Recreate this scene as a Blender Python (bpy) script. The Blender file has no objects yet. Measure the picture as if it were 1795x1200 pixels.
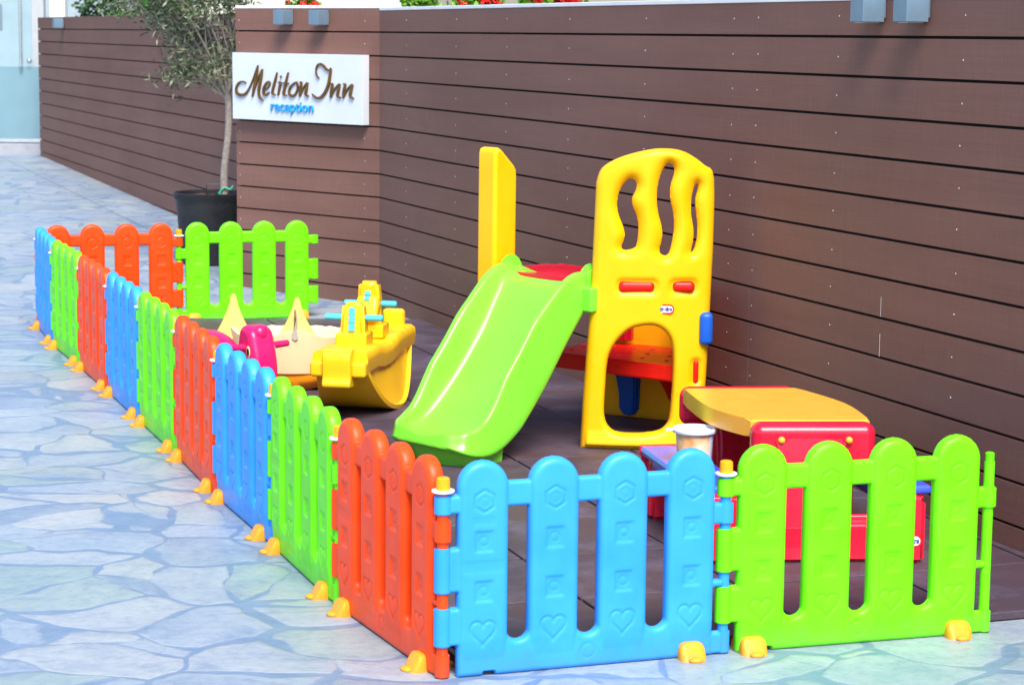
import bpy, bmesh, math, random
import numpy as np
from mathutils import Vector, Matrix, noise
R = math.radians
random.seed(7)
S = bpy.context.scene
C = S.collection

# ------------------------------------------------------------------ camera
cam_d = bpy.data.cameras.new('camera')
cam = bpy.data.objects.new('camera', cam_d); C.objects.link(cam)
CAM_H, PITCH, ROLL, FPX = 1.6233, 0.13981, 0.0101, 3837.14
cp, sp, cr, sr = math.cos(PITCH), math.sin(PITCH), math.cos(ROLL), math.sin(ROLL)
Fv = Vector((0, cp, -sp)); U0 = Vector((0, sp, cp)); R0 = Vector((1, 0, 0))
Rv = R0*cr + U0*sr; Uv = -R0*sr + U0*cr
m = Matrix((Rv, Uv, -Fv)).transposed().to_4x4(); m.translation = (0, 0, CAM_H)
cam.matrix_world = m
cam_d.sensor_width = 36; cam_d.lens = FPX/1795*36
cam_d.clip_start = 0.1; cam_d.clip_end = 500
cam_d.dof.use_dof = True; cam_d.dof.focus_distance = 7.4; cam_d.dof.aperture_fstop = 9.0
S.camera = cam

# ------------------------------------------------------------------ light
SUN_AZ, SUN_EL = R(168), R(52)        # azimuth from +Y clockwise: behind the camera, a little to its right
w = bpy.data.worlds.new('World'); S.world = w; w.use_nodes = True
nt = w.node_tree; bg = nt.nodes['Background']
sky = nt.nodes.new('ShaderNodeTexSky'); sky.sky_type = 'NISHITA'; sky.sun_disc = False
sky.sun_elevation = SUN_EL; sky.sun_rotation = SUN_AZ; sky.dust_density = 1.0; sky.ozone_density = 3.0
nt.links.new(sky.outputs[0], bg.inputs[0]); bg.inputs[1].default_value = 0.115
sd = bpy.data.lights.new('sun', 'SUN'); sd.energy = 2.6; sd.angle = R(28); sd.color = (1, .955, .89)
sun = bpy.data.objects.new('sun', sd); C.objects.link(sun)
dirv = Vector((math.sin(SUN_AZ)*math.cos(SUN_EL), math.cos(SUN_AZ)*math.cos(SUN_EL), math.sin(SUN_EL)))
sun.rotation_euler = dirv.to_track_quat('Z', 'Y').to_euler()
S.view_settings.view_transform = 'Standard'; S.view_settings.look = 'None'
S.view_settings.exposure = 1.32; S.view_settings.gamma = 1

# ------------------------------------------------------------------ materials
def newmat(name):
    mt = bpy.data.materials.new(name); mt.use_nodes = True
    t = mt.node_tree; b = t.nodes['Principled BSDF']
    return mt, t, b
def N(t, kind, **kw):
    n = t.nodes.new(kind)
    for k, v in kw.items():
        if k.startswith('i_'):
            key = k[2:]; key = int(key) if key.isdigit() else key.replace('_', ' ')
            n.inputs[key].default_value = v
        else: setattr(n, k, v)
    return n
def ramp(t, fac, stops):
    n = t.nodes.new('ShaderNodeValToRGB'); e = n.color_ramp.elements
    while len(e) > 1: e.remove(e[-1])
    e[0].position = stops[0][0]; e[0].color = (*stops[0][1], 1)
    for p, c in stops[1:]:
        x = e.new(p); x.color = (*c, 1)
    t.links.new(fac, n.inputs[0]); return n
def mix(t, fac, a, b, mode='MIX'):
    n = t.nodes.new('ShaderNodeMix'); n.data_type = 'RGBA'; n.blend_type = mode
    for s, v in ((n.inputs[0], fac), (n.inputs[6], a), (n.inputs[7], b)):
        if hasattr(v, 'node'): t.links.new(v, s)
        elif isinstance(v, tuple): s.default_value = (*v[:3], 1)
        else: s.default_value = v
    return n.outputs[2]
def coords(t, world=False, scale=(1, 1, 1)):
    src = N(t, 'ShaderNodeNewGeometry').outputs['Position'] if world else N(t, 'ShaderNodeTexCoord').outputs['Object']
    mp = N(t, 'ShaderNodeMapping'); mp.inputs['Scale'].default_value = scale
    t.links.new(src, mp.inputs[0]); return mp.outputs[0]
def noi(t, co, scale, detail=3, rough=.5):
    n = N(t, 'ShaderNodeTexNoise', i_Scale=scale, i_Detail=detail, i_Roughness=rough)
    t.links.new(co, n.inputs['Vector']); return n.outputs[0]
def bump(t, b, h, strength=.2, dist=.005, prev=None):
    n = N(t, 'ShaderNodeBump', i_Strength=strength, i_Distance=dist)
    t.links.new(h, n.inputs['Height'])
    if prev is not None: t.links.new(prev, n.inputs['Normal'])
    t.links.new(n.outputs[0], b.inputs['Normal']); return n.outputs[0]

def plastic(name, col, rough=.36, var=.12, coat=0.0, dust=.035, spec=.27):
    mt, t, b = newmat(name)
    co = coords(t)
    oi = N(t, 'ShaderNodeObjectInfo')
    n1 = noi(t, co, 5, 4, .6)
    dark = tuple(c*(1-var) for c in col); lite = tuple(min(1, c*(1+var*.5)+.008) for c in col)
    base = ramp(t, n1, [(.3, dark), (.7, lite)]).outputs[0]
    n2 = noi(t, co, 90, 6, .75)                     # scuffs and grime specks
    m2 = ramp(t, n2, [(.58, (0, 0, 0)), (.80, (1, 1, 1))]).outputs[0]
    mm = N(t, 'ShaderNodeMath', operation='MULTIPLY'); t.links.new(m2, mm.inputs[0]); mm.inputs[1].default_value = dust
    base = mix(t, mm.outputs[0], base, (.45, .42, .38))
    # splash grime near the ground
    wp_ = N(t, 'ShaderNodeNewGeometry').outputs['Position']; sz = N(t, 'ShaderNodeSeparateXYZ'); t.links.new(wp_, sz.inputs[0])
    na = N(t, 'ShaderNodeMath', operation='MULTIPLY_ADD'); t.links.new(noi(t, co, 24, 5, .7), na.inputs[0]); na.inputs[1].default_value = .16; t.links.new(sz.outputs[2], na.inputs[2])
    gr_ = ramp(t, na.outputs[0], [(.085, (.42, .42, .42)), (.15, (0, 0, 0))]).outputs[0]
    base = mix(t, gr_, base, tuple(c*.45+.05 for c in col))
    t.links.new(base, b.inputs['Base Color'])
    rr = N(t, 'ShaderNodeMapRange'); rr.inputs[3].default_value = rough-.07; rr.inputs[4].default_value = rough+.14
    t.links.new(noi(t, co, 16, 4, .6), rr.inputs[0]); t.links.new(rr.outputs[0], b.inputs['Roughness'])
    b.inputs['Specular IOR Level'].default_value = spec
    if coat: b.inputs['Coat Weight'].default_value = coat; b.inputs['Coat Roughness'].default_value = .2
    bump(t, b, noi(t, co, 420, 2, .5), .10, .0006, bump(t, b, noi(t, co, 14, 3, .5), .25, .003))
    return mt
def simple(name, col, rough=.5, metal=0, var=.1, scale=12):
    mt, t, b = newmat(name)
    co = coords(t); n1 = noi(t, co, scale, 5, .6)
    t.links.new(ramp(t, n1, [(.3, tuple(c*(1-var) for c in col)), (.7, tuple(min(1, c*(1+var)) for c in col))]).outputs[0], b.inputs['Base Color'])
    b.inputs['Roughness'].default_value = rough; b.inputs['Metallic'].default_value = metal
    return mt

P = {}
P['red'] = plastic('fence_red', (.99, .060, .0))
P['blue'] = plastic('fence_blue', (.03, .31, .86))
P['green'] = plastic('fence_green', (.15, .80, .0))
P['yellow'] = plastic('peg_yellow', (.90, .35, .002), .4)
P['white'] = plastic('washer_white', (.8, .8, .78), .4)
P['tower'] = plastic('tower_yellow', (.95, .49, .0), .33, .05, 0, .04)
P['deckred'] = plastic('deck_red', (.60, .004, .030), .2, .15, .3, .06)
P['brightred'] = plastic('bright_red', (.85, .012, .006), .3)
P['slide'] = plastic('slide_green', (.20, .72, .035), .27, .06, .35, .05)
P['royal'] = plastic('royal_blue', (.008, .10, .52), .3)
P['bench'] = plastic('bench_blue', (.05, .10, .68), .22, .1, .5, .04)
P['crimson'] = plastic('table_crimson', (.72, .006, .035), .26, .1, .3)
P['amber'] = plastic('table_amber', (.96, .42, .035), .26, .05, .4, .03)
P['rocker'] = plastic('rocker_yellow', (.93, .52, .006), .3, .05, .25, .05)
P['aqua'] = plastic('aqua_grip', (.08, .55, .72), .35)
P['magenta'] = plastic('magenta', (.74, .006, .12), .28, .1, .3)
P['cream'] = plastic('cream', (.80, .58, .32), .4, .06)
P['spike'] = plastic('spike_gold', (.92, .60, .14), .4, .1)
P['orange'] = plastic('orange_base', (.97, .32, .005), .4)
P['black'] = plastic('pot_black', (.012, .012, .014), .45, .2, 0, .25)
P['ink'] = simple('ink_black', (.01, .012, .015), .35)
P['navy'] = simple('ink_navy', (.02, .04, .25), .5)
P['bronze'] = simple('bronze_letters', (.16, .075, .012), .38, .55, .25, 30)
P['signblue'] = simple('letter_blue', (.01, .33, .85), .45)
P['signwhite'] = plastic('sign_white', (.62, .65, .70), .35, .03, 0, .05)
P['steel'] = simple('steel', (.65, .66, .68), .25, 1)
P['lampgrey'] = simple('lamp_grey', (.17, .25, .32), .4, .35, .08)
P['lampglass'] = simple('lamp_glass', (.5, .5, .46), .2)
P['coping'] = simple('white_coping', (.80, .80, .78), .6, 0, .06, 6)
P['render'] = simple('white_render', (.78, .77, .74), .8, 0, .06, 3)
P['ochre'] = simple('cream_render', (.72, .60, .40), .8, 0, .08, 2)
P['greyrender'] = simple('grey_render', (.34, .40, .43), .8, 0, .12, 2)
P['pinkstone'] = simple('pink_stone', (.55, .43, .42), .6, 0, .08)
P['concrete'] = simple('threshold_concrete', (.32, .32, .35), .8, 0, .12)
P['screw'] = simple('screw_steel', (.72, .70, .66), .3, .7)
P['darkwin'] = simple('dark_window', (.03, .06, .06), .15)
P['soil'] = simple('soil', (.09, .035, .02), .95, 0, .5, 60)
P['twine'] = simple('twine_green', (.05, .5, .28), .6)
P['petal'] = simple('petal_red', (.75, .01, .012), .6, 0, .2)

def mat_clad():
    mt, t, b = newmat('composite_cladding')
    pos = coords(t, True)
    mp = N(t, 'ShaderNodeMapping'); mp.inputs['Scale'].default_value = (.55, .55, 7.2)
    t.links.new(pos, mp.inputs[0])
    big = noi(t, pos, .9, 4, .55)
    bcell = noi(t, mp.outputs[0], 1.0, 2, .5)
    base = ramp(t, big, [(.25, (0.1720, 0.0818, 0.0625)), (.55, (0.2080, 0.1007, 0.0767)), (.8, (0.2400, 0.1205, 0.0937))]).outputs[0]
    base = mix(t, .35, base, ramp(t, bcell, [(.3, (0.1680, 0.0788, 0.0604)), (.7, (0.2400, 0.1241, 0.0959))]).outputs[0])
    # brushed grain along the boards, a fine crosswise weave
    g = N(t, 'ShaderNodeMapping'); g.inputs['Scale'].default_value = (3, 3, 260); t.links.new(pos, g.inputs[0])
    gr = noi(t, g.outputs[0], 1, 4, .6)
    g2 = N(t, 'ShaderNodeMapping'); g2.inputs['Scale'].default_value = (150, 150, 9); t.links.new(pos, g2.inputs[0])
    gv = noi(t, g2.outputs[0], 1, 3, .6)
    base = mix(t, .35, base, ramp(t, gr, [(.25, (.72, .72, .72)), (.75, (1.2, 1.2, 1.2))]).outputs[0], 'MULTIPLY')
    base = mix(t, .4, base, ramp(t, gv, [(.25, (.8, .8, .8)), (.75, (1.15, 1.15, 1.15))]).outputs[0], 'MULTIPLY')
    # wandering water-stain outlines
    wv = N(t, 'ShaderNodeVectorMath', operation='ADD'); 
    st = noi(t, pos, 1.7, 3, .5)
    ms = ramp(t, st, [(.485, (0, 0, 0)), (.5, (1, 1, 1)), (.515, (0, 0, 0))]).outputs[0]
    mk = N(t, 'ShaderNodeMath', operation='MULTIPLY'); t.links.new(ms, mk.inputs[0])
    patch = ramp(t, noi(t, pos, .8, 2, .5), [(.5, (0, 0, 0)), (.62, (1, 1, 1))]).outputs[0]
    t.links.new(patch, mk.inputs[1])
    mk2 = N(t, 'ShaderNodeMath', operation='MULTIPLY'); t.links.new(mk.outputs[0], mk2.inputs[0]); mk2.inputs[1].default_value = .16
    base = mix(t, mk2.outputs[0], base, (.09, .055, .045))
    sp_ = noi(t, pos, 30, 5, .8)
    base = mix(t, ramp(t, sp_, [(.70, (0, 0, 0)), (.82, (.5, .5, .5))]).outputs[0], base, (.10, .065, .055))
    t.links.new(base, b.inputs['Base Color'])
    b.inputs['Roughness'].default_value = .6; b.inputs['Specular IOR Level'].default_value = .18
    bump(t, b, gr, .22, .0015)
    return mt
P['clad'] = mat_clad()
P['gap'] = simple('board_gap', (.012, .009, .008), .9)

def mat_paving():
    mt, t, b = newmat('crazy_paving')
    pos = coords(t, True)
    # warp
    nz = N(t, 'ShaderNodeTexNoise', i_Scale=1.9, i_Detail=2.0, i_Roughness=.45); t.links.new(pos, nz.inputs['Vector'])
    sub = N(t, 'ShaderNodeVectorMath', operation='SUBTRACT'); t.links.new(nz.outputs['Color'], sub.inputs[0]); sub.inputs[1].default_value = (.5, .5, .5)
    sc = N(t, 'ShaderNodeVectorMath', operation='SCALE'); t.links.new(sub.outputs[0], sc.inputs[0]); sc.inputs['Scale'].default_value = .42
    add = N(t, 'ShaderNodeVectorMath', operation='ADD'); t.links.new(pos, add.inputs[0]); t.links.new(sc.outputs[0], add.inputs[1])
    flat = N(t, 'ShaderNodeMapping'); flat.inputs['Scale'].default_value = (1, 1.15, 0); flat.inputs['Rotation'].default_value = (0, 0, .5)
    t.links.new(add.outputs[0], flat.inputs[0])
    ve = N(t, 'ShaderNodeTexVoronoi', feature='DISTANCE_TO_EDGE', i_Scale=3.1, i_Randomness=1.0); t.links.new(flat.outputs[0], ve.inputs['Vector'])
    vc = N(t, 'ShaderNodeTexVoronoi', feature='F1', i_Scale=3.1, i_Randomness=1.0); t.links.new(flat.outputs[0], vc.inputs['Vector'])
    # joint width varies
    wn = N(t, 'ShaderNodeMapRange'); wn.inputs[1].default_value = .3; wn.inputs[2].default_value = .7; wn.inputs[3].default_value = -.03; wn.inputs[4].default_value = .10
    t.links.new(noi(t, pos, 2.3, 4, .6), wn.inputs[0])
    d = N(t, 'ShaderNodeMath', operation='SUBTRACT'); t.links.new(ve.outputs[0], d.inputs[0]); t.links.new(wn.outputs[0], d.inputs[1])
    stone = N(t, 'ShaderNodeMapRange'); stone.inputs[1].default_value = -.006; stone.inputs[2].default_value = .010
    t.links.new(d.outputs[0], stone.inputs[0])
    sepc = N(t, 'ShaderNodeSeparateColor'); t.links.new(vc.outputs['Color'], sepc.inputs[0])
    scol = ramp(t, sepc.outputs[0], [(0, (0.205, 0.265, 0.335)), (.3, (0.300, 0.350, 0.400)), (.6, (0.245, 0.305, 0.375)), (.8, (0.330, 0.360, 0.380)), (1, (0.230, 0.306, 0.323))]).outputs[0]
    vein = noi(t, add.outputs[0], 5, 7, .68)
    scol = mix(t, .9, scol, ramp(t, vein, [(.25, (.58, .66, .84)), (.5, (.97, .97, .97)), (.75, (1.16, 1.12, 1.03))]).outputs[0], 'MULTIPLY')
    med = noi(t, pos, 26, 6, .72)
    scol = mix(t, .7, scol, ramp(t, med, [(.3, (.68, .71, .80)), (.5, (.98, .98, .98)), (.7, (1.12, 1.10, 1.05))]).outputs[0], 'MULTIPLY')
    # warm/green mineral patches
    wp = noi(t, pos, 1.1, 5, .7)
    scol = mix(t, ramp(t, wp, [(.56, (0, 0, 0)), (.72, (.55, .55, .55))]).outputs[0], scol, (0.3520, 0.3485, 0.2808))
    gp = noi(t, coords(t, True, (1, 1, 3)), .8, 4, .6)
    scol = mix(t, ramp(t, gp, [(.60, (0, 0, 0)), (.78, (.3, .3, .3))]).outputs[0], scol, (0.2240, 0.3400, 0.3120))
    mort = ramp(t, noi(t, pos, 9, 5, .7), [(.3, (.125, .19, .29)), (.7, (.18, .25, .34))]).outputs[0]
    base = mix(t, stone.outputs[0], mort, scol)
    # thin cracks inside stones and a dark rim on stone edges
    ve2 = N(t, 'ShaderNodeTexVoronoi', feature='DISTANCE_TO_EDGE', i_Scale=1.15, i_Randomness=1.0); t.links.new(add.outputs[0], ve2.inputs['Vector'])
    ck = ramp(t, ve2.outputs[0], [(.0, (1, 1, 1)), (.006, (0, 0, 0))]).outputs[0]
    ckm = N(t, 'ShaderNodeMath', operation='MULTIPLY'); t.links.new(ck, ckm.inputs[0])
    t.links.new(ramp(t, noi(t, pos, 2.2, 2, .5), [(.5, (0, 0, 0)), (.6, (.8, .8, .8))]).outputs[0], ckm.inputs[1])
    base = mix(t, ckm.outputs[0], base, (.16, .17, .20))
    rim = ramp(t, d.outputs[0], [(.486, (0, 0, 0)), (.498, (.8, .8, .8)), (.508, (0, 0, 0))])
    ofs = N(t, 'ShaderNodeMath', operation='ADD'); t.links.new(d.outputs[0], ofs.inputs[0]); ofs.inputs[1].default_value = .5
    t.links.new(ofs.outputs[0], rim.inputs[0])
    rm = N(t, 'ShaderNodeMath', operation='MULTIPLY'); t.links.new(rim.outputs[0], rm.inputs[0])
    t.links.new(ramp(t, noi(t, pos, 4.1, 3, .6), [(.42, (0, 0, 0)), (.62, (1, 1, 1))]).outputs[0], rm.inputs[1])
    base = mix(t, rm.outputs[0], base, (.22, .24, .30))
    sx = N(t, 'ShaderNodeSeparateXYZ'); t.links.new(add.outputs[0], sx.inputs[0])
    ln = N(t, 'ShaderNodeVectorMath', operation='DOT_PRODUCT'); t.links.new(pos, ln.inputs[0]); ln.inputs[1].default_value = (.9334, .3589, 0)
    ab = N(t, 'ShaderNodeMath', operation='ADD'); t.links.new(ln.outputs['Value'], ab.inputs[0]); ab.inputs[1].default_value = -3.5
    ab2 = N(t, 'ShaderNodeMath', operation='ABSOLUTE'); t.links.new(ab.outputs[0], ab2.inputs[0])
    far_ = N(t, 'ShaderNodeSeparateXYZ'); t.links.new(pos, far_.inputs[0])
    gt_ = N(t, 'ShaderNodeMath', operation='GREATER_THAN'); t.links.new(far_.outputs[1], gt_.inputs[0]); gt_.inputs[1].default_value = 14.0
    sm_ = ramp(t, ab2.outputs[0], [(.003, (.7, .7, .7)), (.010, (0, 0, 0))]).outputs[0]
    sg_ = N(t, 'ShaderNodeMath', operation='MULTIPLY'); t.links.new(sm_, sg_.inputs[0]); t.links.new(gt_.outputs[0], sg_.inputs[1])
    base = mix(t, sg_.outputs[0], base, (.09, .10, .10))
    # specks of grit
    g = noi(t, pos, 70, 3, .6)
    base = mix(t, ramp(t, g, [(.69, (0, 0, 0)), (.75, (.8, .8, .8))]).outputs[0], base, (.11, .10, .10))
    t.links.new(base, b.inputs['Base Color'])
    rr = N(t, 'ShaderNodeMapRange'); rr.inputs[3].default_value = .32; rr.inputs[4].default_value = .62; t.links.new(vein, rr.inputs[0])
    t.links.new(rr.outputs[0], b.inputs['Roughness'])
    edge = N(t, 'ShaderNodeMapRange'); edge.inputs[1].default_value = -.02; edge.inputs[2].default_value = .035; t.links.new(d.outputs[0], edge.inputs[0])
    n1 = bump(t, b, edge.outputs[0], .5, .006)
    n2 = bump(t, b, vein, .7, .014, n1)
    bump(t, b, noi(t, pos, 45, 5, .7), .45, .003, n2)
    return mt
P['paving'] = mat_paving()

def mat_rubber():
    mt, t, b = newmat('rubber_tiles')
    pos = coords(t, True)
    big = noi(t, pos, 1.3, 4, .6)
    base = ramp(t, big, [(.3, (0.0429, 0.0296, 0.0468)), (.5, (0.0562, 0.0328, 0.0452)), (.7, (0.0780, 0.0429, 0.0437))]).outputs[0]
    oi = N(t, 'ShaderNodeObjectInfo')
    fine = noi(t, pos, 230, 2, .7)
    base = mix(t, .8, base, ramp(t, fine, [(.3, (.6, .6, .6)), (.7, (1.5, 1.5, 1.5))]).outputs[0], 'MULTIPLY')
    dust = noi(t, pos, 3.5, 6, .7)
    base = mix(t, ramp(t, dust, [(.46, (0, 0, 0)), (.74, (.7, .7, .7))]).outputs[0], base, (0.1248, 0.1092, 0.1638))
    cr_ = noi(t, pos, 55, 4, .8)
    base = mix(t, ramp(t, cr_, [(.71, (0, 0, 0)), (.75, (1, 1, 1))]).outputs[0], base, (.4, .38, .35))
    t.links.new(base, b.inputs['Base Color']); b.inputs['Roughness'].default_value = .62
    bump(t, b, fine, .5, .0015)
    return mt
P['rubber'] = mat_rubber()

def mat_leaf(name, a, bcol, c):
    mt, t, b = newmat(name)
    geo = N(t, 'ShaderNodeNewGeometry')
    t.links.new(ramp(t, geo.outputs['Random Per Island'], [(0, a), (.5, bcol), (1, c)]).outputs[0], b.inputs['Base Color'])
    b.inputs['Roughness'].default_value = .5
    b.inputs['Subsurface Weight'].default_value = 0
    return mt
P['olive'] = mat_leaf('olive_leaf', (.040, .062, .026), (.11, .14, .065), (.29, .29, .18))
P['hedge'] = mat_leaf('hedge_leaf', (.012, .045, .010), (.03, .10, .018), (.10, .22, .03))
P['geran'] = mat_leaf('geranium_leaf', (.05, .16, .01), (.13, .32, .02), (.28, .50, .05))
P['bark'] = simple('olive_bark', (.25, .21, .18), .9, 0, .3, 40)

def mat_glass(name, col, rough, trans, alpha_mix):
    mt, t, b = newmat(name)
    b.inputs['Base Color'].default_value = (*col, 1); b.inputs['Roughness'].default_value = rough
    b.inputs['Transmission Weight'].default_value = trans; b.inputs['IOR'].default_value = 1.3
    return mt
P['clear'] = mat_glass('clear_glass', (.72, .88, .92), .02, .92, 0)
def mat_frost():
    mt, t, b = newmat('frosted_glass')
    co = coords(t)
    t.links.new(ramp(t, noi(t, co, 1.2, 2, .5), [(.3, (.17, .31, .37)), (.7, (.26, .42, .47))]).outputs[0], b.inputs['Base Color'])
    b.inputs['Roughness'].default_value = .35; b.inputs['Transmission Weight'].default_value = .25
    return mt
P['frost'] = mat_frost()
def mat_tub():
    mt, t, b = newmat('tub_print')
    co = coords(t)
    t.links.new(ramp(t, noi(t, co, 9, 3, .55), [(.36, (.80, .27, .05)), (.45, (.88, .50, .22)), (.55, (.90, .68, .42)), (.66, (.9, .84, .68))]).outputs[0], b.inputs['Base Color'])
    b.inputs['Roughness'].default_value = .3
    return mt
P['tubprint'] = mat_tub()
P['tubwhite'] = plastic('tub_white', (.72, .74, .78), .3, .05)

# ------------------------------------------------------------------ builders
def link(name, me, mat=None, parent=None, smooth=None, loc=None, rot=None):
    o = bpy.data.objects.new(name, me); C.objects.link(o)
    if mat is not None:
        if not me.materials: me.materials.append(mat)
        elif me.materials[0] is not mat:
            o.material_slots[0].link = 'OBJECT'; o.material_slots[0].material = mat
    if parent is not None: o.parent = parent
    if loc is not None: o.location = loc
    if rot is not None: o.rotation_euler = rot
    if smooth is not None:
        me.shade_smooth()
        if smooth < 180:
            me.set_sharp_from_angle(angle=R(smooth))
            wn_ = o.modifiers.new('wn', 'WEIGHTED_NORMAL'); wn_.keep_sharp = True; wn_.weight = 60
    return o
def obj(name, bm, mat, parent=None, smooth=35, loc=None, rot=None):
    me = bpy.data.meshes.new(name); bmesh.ops.recalc_face_normals(bm, faces=bm.faces); bm.to_mesh(me); bm.free()
    return link(name, me, mat, parent, smooth, loc, rot)
def tag(o, label=None, cat=None, group=None, kind=None):
    if label: o['label'] = label
    if cat: o['category'] = cat
    if group: o['group'] = group
    if kind: o['kind'] = kind
    return o
def thing(name, label, cat, loc=(0, 0, 0), rz=0, group=None):
    o = bpy.data.objects.new(name, None); C.objects.link(o); o.empty_display_size = .1
    o.location = loc; o.rotation_euler = (0, 0, rz)
    return tag(o, label, cat, group)
def box(bm, c, s, bev=0, seg=2, mtx=None):
    r = bmesh.ops.create_cube(bm, size=1); vs = r['verts']
    M = Matrix.Translation(c) @ Matrix.Diagonal((*s, 1))
    if mtx is not None: M = mtx @ M
    bmesh.ops.transform(bm, matrix=M, verts=vs)
    if bev:
        es = list({e for v in vs for e in v.link_edges})
        bmesh.ops.bevel(bm, geom=es, offset=bev, segments=seg, affect='EDGES', profile=.5)
def cyl(bm, a, b, r1, r2=None, seg=16, bev=0):
    a = Vector(a); b = Vector(b); d = b-a; r2 = r1 if r2 is None else r2
    q = d.to_track_quat('Z', 'Y').to_matrix().to_4x4(); q.translation = (a+b)/2
    r = bmesh.ops.create_cone(bm, cap_ends=True, segments=seg, radius1=r1, radius2=r2, depth=d.length, matrix=q)
    if bev:
        es = [e for e in {e for v in r['verts'] for e in v.link_edges} if any(len(f.verts) > 4 for f in e.link_faces)]
        bmesh.ops.bevel(bm, geom=es, offset=bev, segments=2, affect='EDGES')
def lathe(bm, prof, seg=32, sx=1, sy=1, c=(0, 0, 0)):
    rings = []
    for r, z in prof:
        if r < 1e-5: rings.append([bm.verts.new((c[0], c[1], c[2]+z))])
        else: rings.append([bm.verts.new((c[0]+r*sx*math.cos(2*math.pi*i/seg), c[1]+r*sy*math.sin(2*math.pi*i/seg), c[2]+z)) for i in range(seg)])
    for a, b in zip(rings, rings[1:]):
        for i in range(seg):
            j = (i+1) % seg
            if len(a) == 1 and len(b) == 1: continue
            if len(a) == 1: bm.faces.new((a[0], b[i], b[j]))
            elif len(b) == 1: bm.faces.new((a[i], a[j], b[0]))
            else: bm.faces.new((a[i], a[j], b[j], b[i]))
def catmull(pts, n=6, closed=False):
    out = []; L = len(pts)
    rng = range(L if closed else L-1)
    for i in rng:
        g = lambda k: np.array(pts[k % L] if closed else pts[min(max(k, 0), L-1)], float)
        p0, p1, p2, p3 = g(i-1), g(i), g(i+1), g(i+2)
        for k in range(n):
            u = k/n
            out.append(.5*((2*p1)+(-p0+p2)*u+(2*p0-5*p1+4*p2-p3)*u*u+(-p0+3*p1-3*p2+p3)*u**3))
    if not closed: out.append(np.array(pts[-1], float))
    return out
def tube(bm, pts, rad, seg=10, smooth_n=5):
    P_ = [Vector(p) for p in catmull(pts, smooth_n)]
    n = len(P_); rads = rad if isinstance(rad, (list, tuple)) else [rad]*len(pts)
    rr = np.interp(np.linspace(0, 1, n), np.linspace(0, 1, len(rads)), rads)
    up = Vector((0, 0, 1)); rings = []
    for i, p in enumerate(P_):
        t_ = (P_[min(i+1, n-1)]-P_[max(i-1, 0)]).normalized()
        if abs(t_.dot(up)) > .95: up = Vector((1, 0, 0))
        a = t_.cross(up).normalized(); b = a.cross(t_).normalized(); up = b
        rings.append([bm.verts.new(p+(a*math.cos(2*math.pi*k/seg)+b*math.sin(2*math.pi*k/seg))*rr[i]) for k in range(seg)])
    for a, b in zip(rings, rings[1:]):
        for k in range(seg): bm.faces.new((a[k], a[(k+1) % seg], b[(k+1) % seg], b[k]))
    bm.faces.new(rings[0]); bm.faces.new(rings[-1])
def prism(bm, poly, z0, z1, bev=0, mtx=None, seg=2):
    """poly in (x,y) extruded z0..z1"""
    vb = [bm.verts.new((x, y, z0)) for x, y in poly]; vt = [bm.verts.new((x, y, z1)) for x, y in poly]
    n = len(poly); fs = [bm.faces.new(vb), bm.faces.new(vt)]
    for i in range(n): bm.faces.new((vb[i], vb[(i+1) % n], vt[(i+1) % n], vt[i]))
    if mtx is not None: bmesh.ops.transform(bm, matrix=mtx, verts=vb+vt)
    if bev:
        es = list({e for f in fs for e in f.edges})
        if n <= 8: es = list({e for v in vb+vt for e in v.link_edges})
        bmesh.ops.bevel(bm, geom=es, offset=bev, segments=seg, affect='EDGES')
def pillow(bm, poly, hw, rr, mtx, seg=5):
    """polygon slab with true rounded edges: slices along the thickness, outline inset towards both faces"""
    p = np.array(poly, float); n = len(p)
    area = sum(p[i][0]*p[(i+1) % n][1]-p[(i+1) % n][0]*p[i][1] for i in range(n))
    if area < 0: p = p[::-1]
    e = np.roll(p, -1, 0)-np.roll(p, 1, 0); e /= np.linalg.norm(e, axis=1)[:, None]+1e-9
    nin = np.stack([-e[:, 1], e[:, 0]], 1)
    ts = []
    for k in range(seg+1):
        a = math.pi/2*k/seg; ts.append((hw-rr+rr*math.sin(a), rr*(1-math.cos(a))))
    sl = [(-t, i) for t, i in reversed(ts)]+ts
    rings = [[bm.verts.new(mtx @ Vector((q[0], q[1], t))) for q in p+nin*i] for t, i in sl]
    for a, b_ in zip(rings, rings[1:]):
        for k in range(n): bm.faces.new((a[k], a[(k+1) % n], b_[(k+1) % n], b_[k]))
    bm.faces.new(rings[0]); bm.faces.new(rings[-1])
UPR = Matrix(((1, 0, 0, 0), (0, 0, -1, 0), (0, 1, 0, 0), (0, 0, 0, 1)))   # (x,y,z)->(x,-z,y): draw in x-z plane, thickness along -y

# blow-moulded plate from a signed distance field -------------------------------
def sd_box(X, Z, x0, x1, z0, z1, r=0):
    dx = np.abs(X-(x0+x1)/2)-((x1-x0)/2-r); dz = np.abs(Z-(z0+z1)/2)-((z1-z0)/2-r)
    return -(np.hypot(np.maximum(dx, 0), np.maximum(dz, 0))+np.minimum(np.maximum(dx, dz), 0)-r)   # inside positive
def sd_poly(X, Z, poly):
    p = np.array(poly); n = len(p); D = np.full(X.shape, 1e9); ins = np.zeros(X.shape, bool)
    for i in range(n):
        a = p[i]; b = p[(i+1) % n]; e = b-a
        wx = X-a[0]; wz = Z-a[1]
        tt = np.clip((wx*e[0]+wz*e[1])/(e@e+1e-12), 0, 1)
        D = np.minimum(D, np.hypot(wx-tt*e[0], wz-tt*e[1]))
        c = (a[1] > Z) != (b[1] > Z)
        with np.errstate(divide='ignore', invalid='ignore'):
            xi = (b[0]-a[0])*(Z-a[1])/(b[1]-a[1])+a[0]
        ins ^= c & (X < xi)
    return np.where(ins, D, -D)
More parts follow.
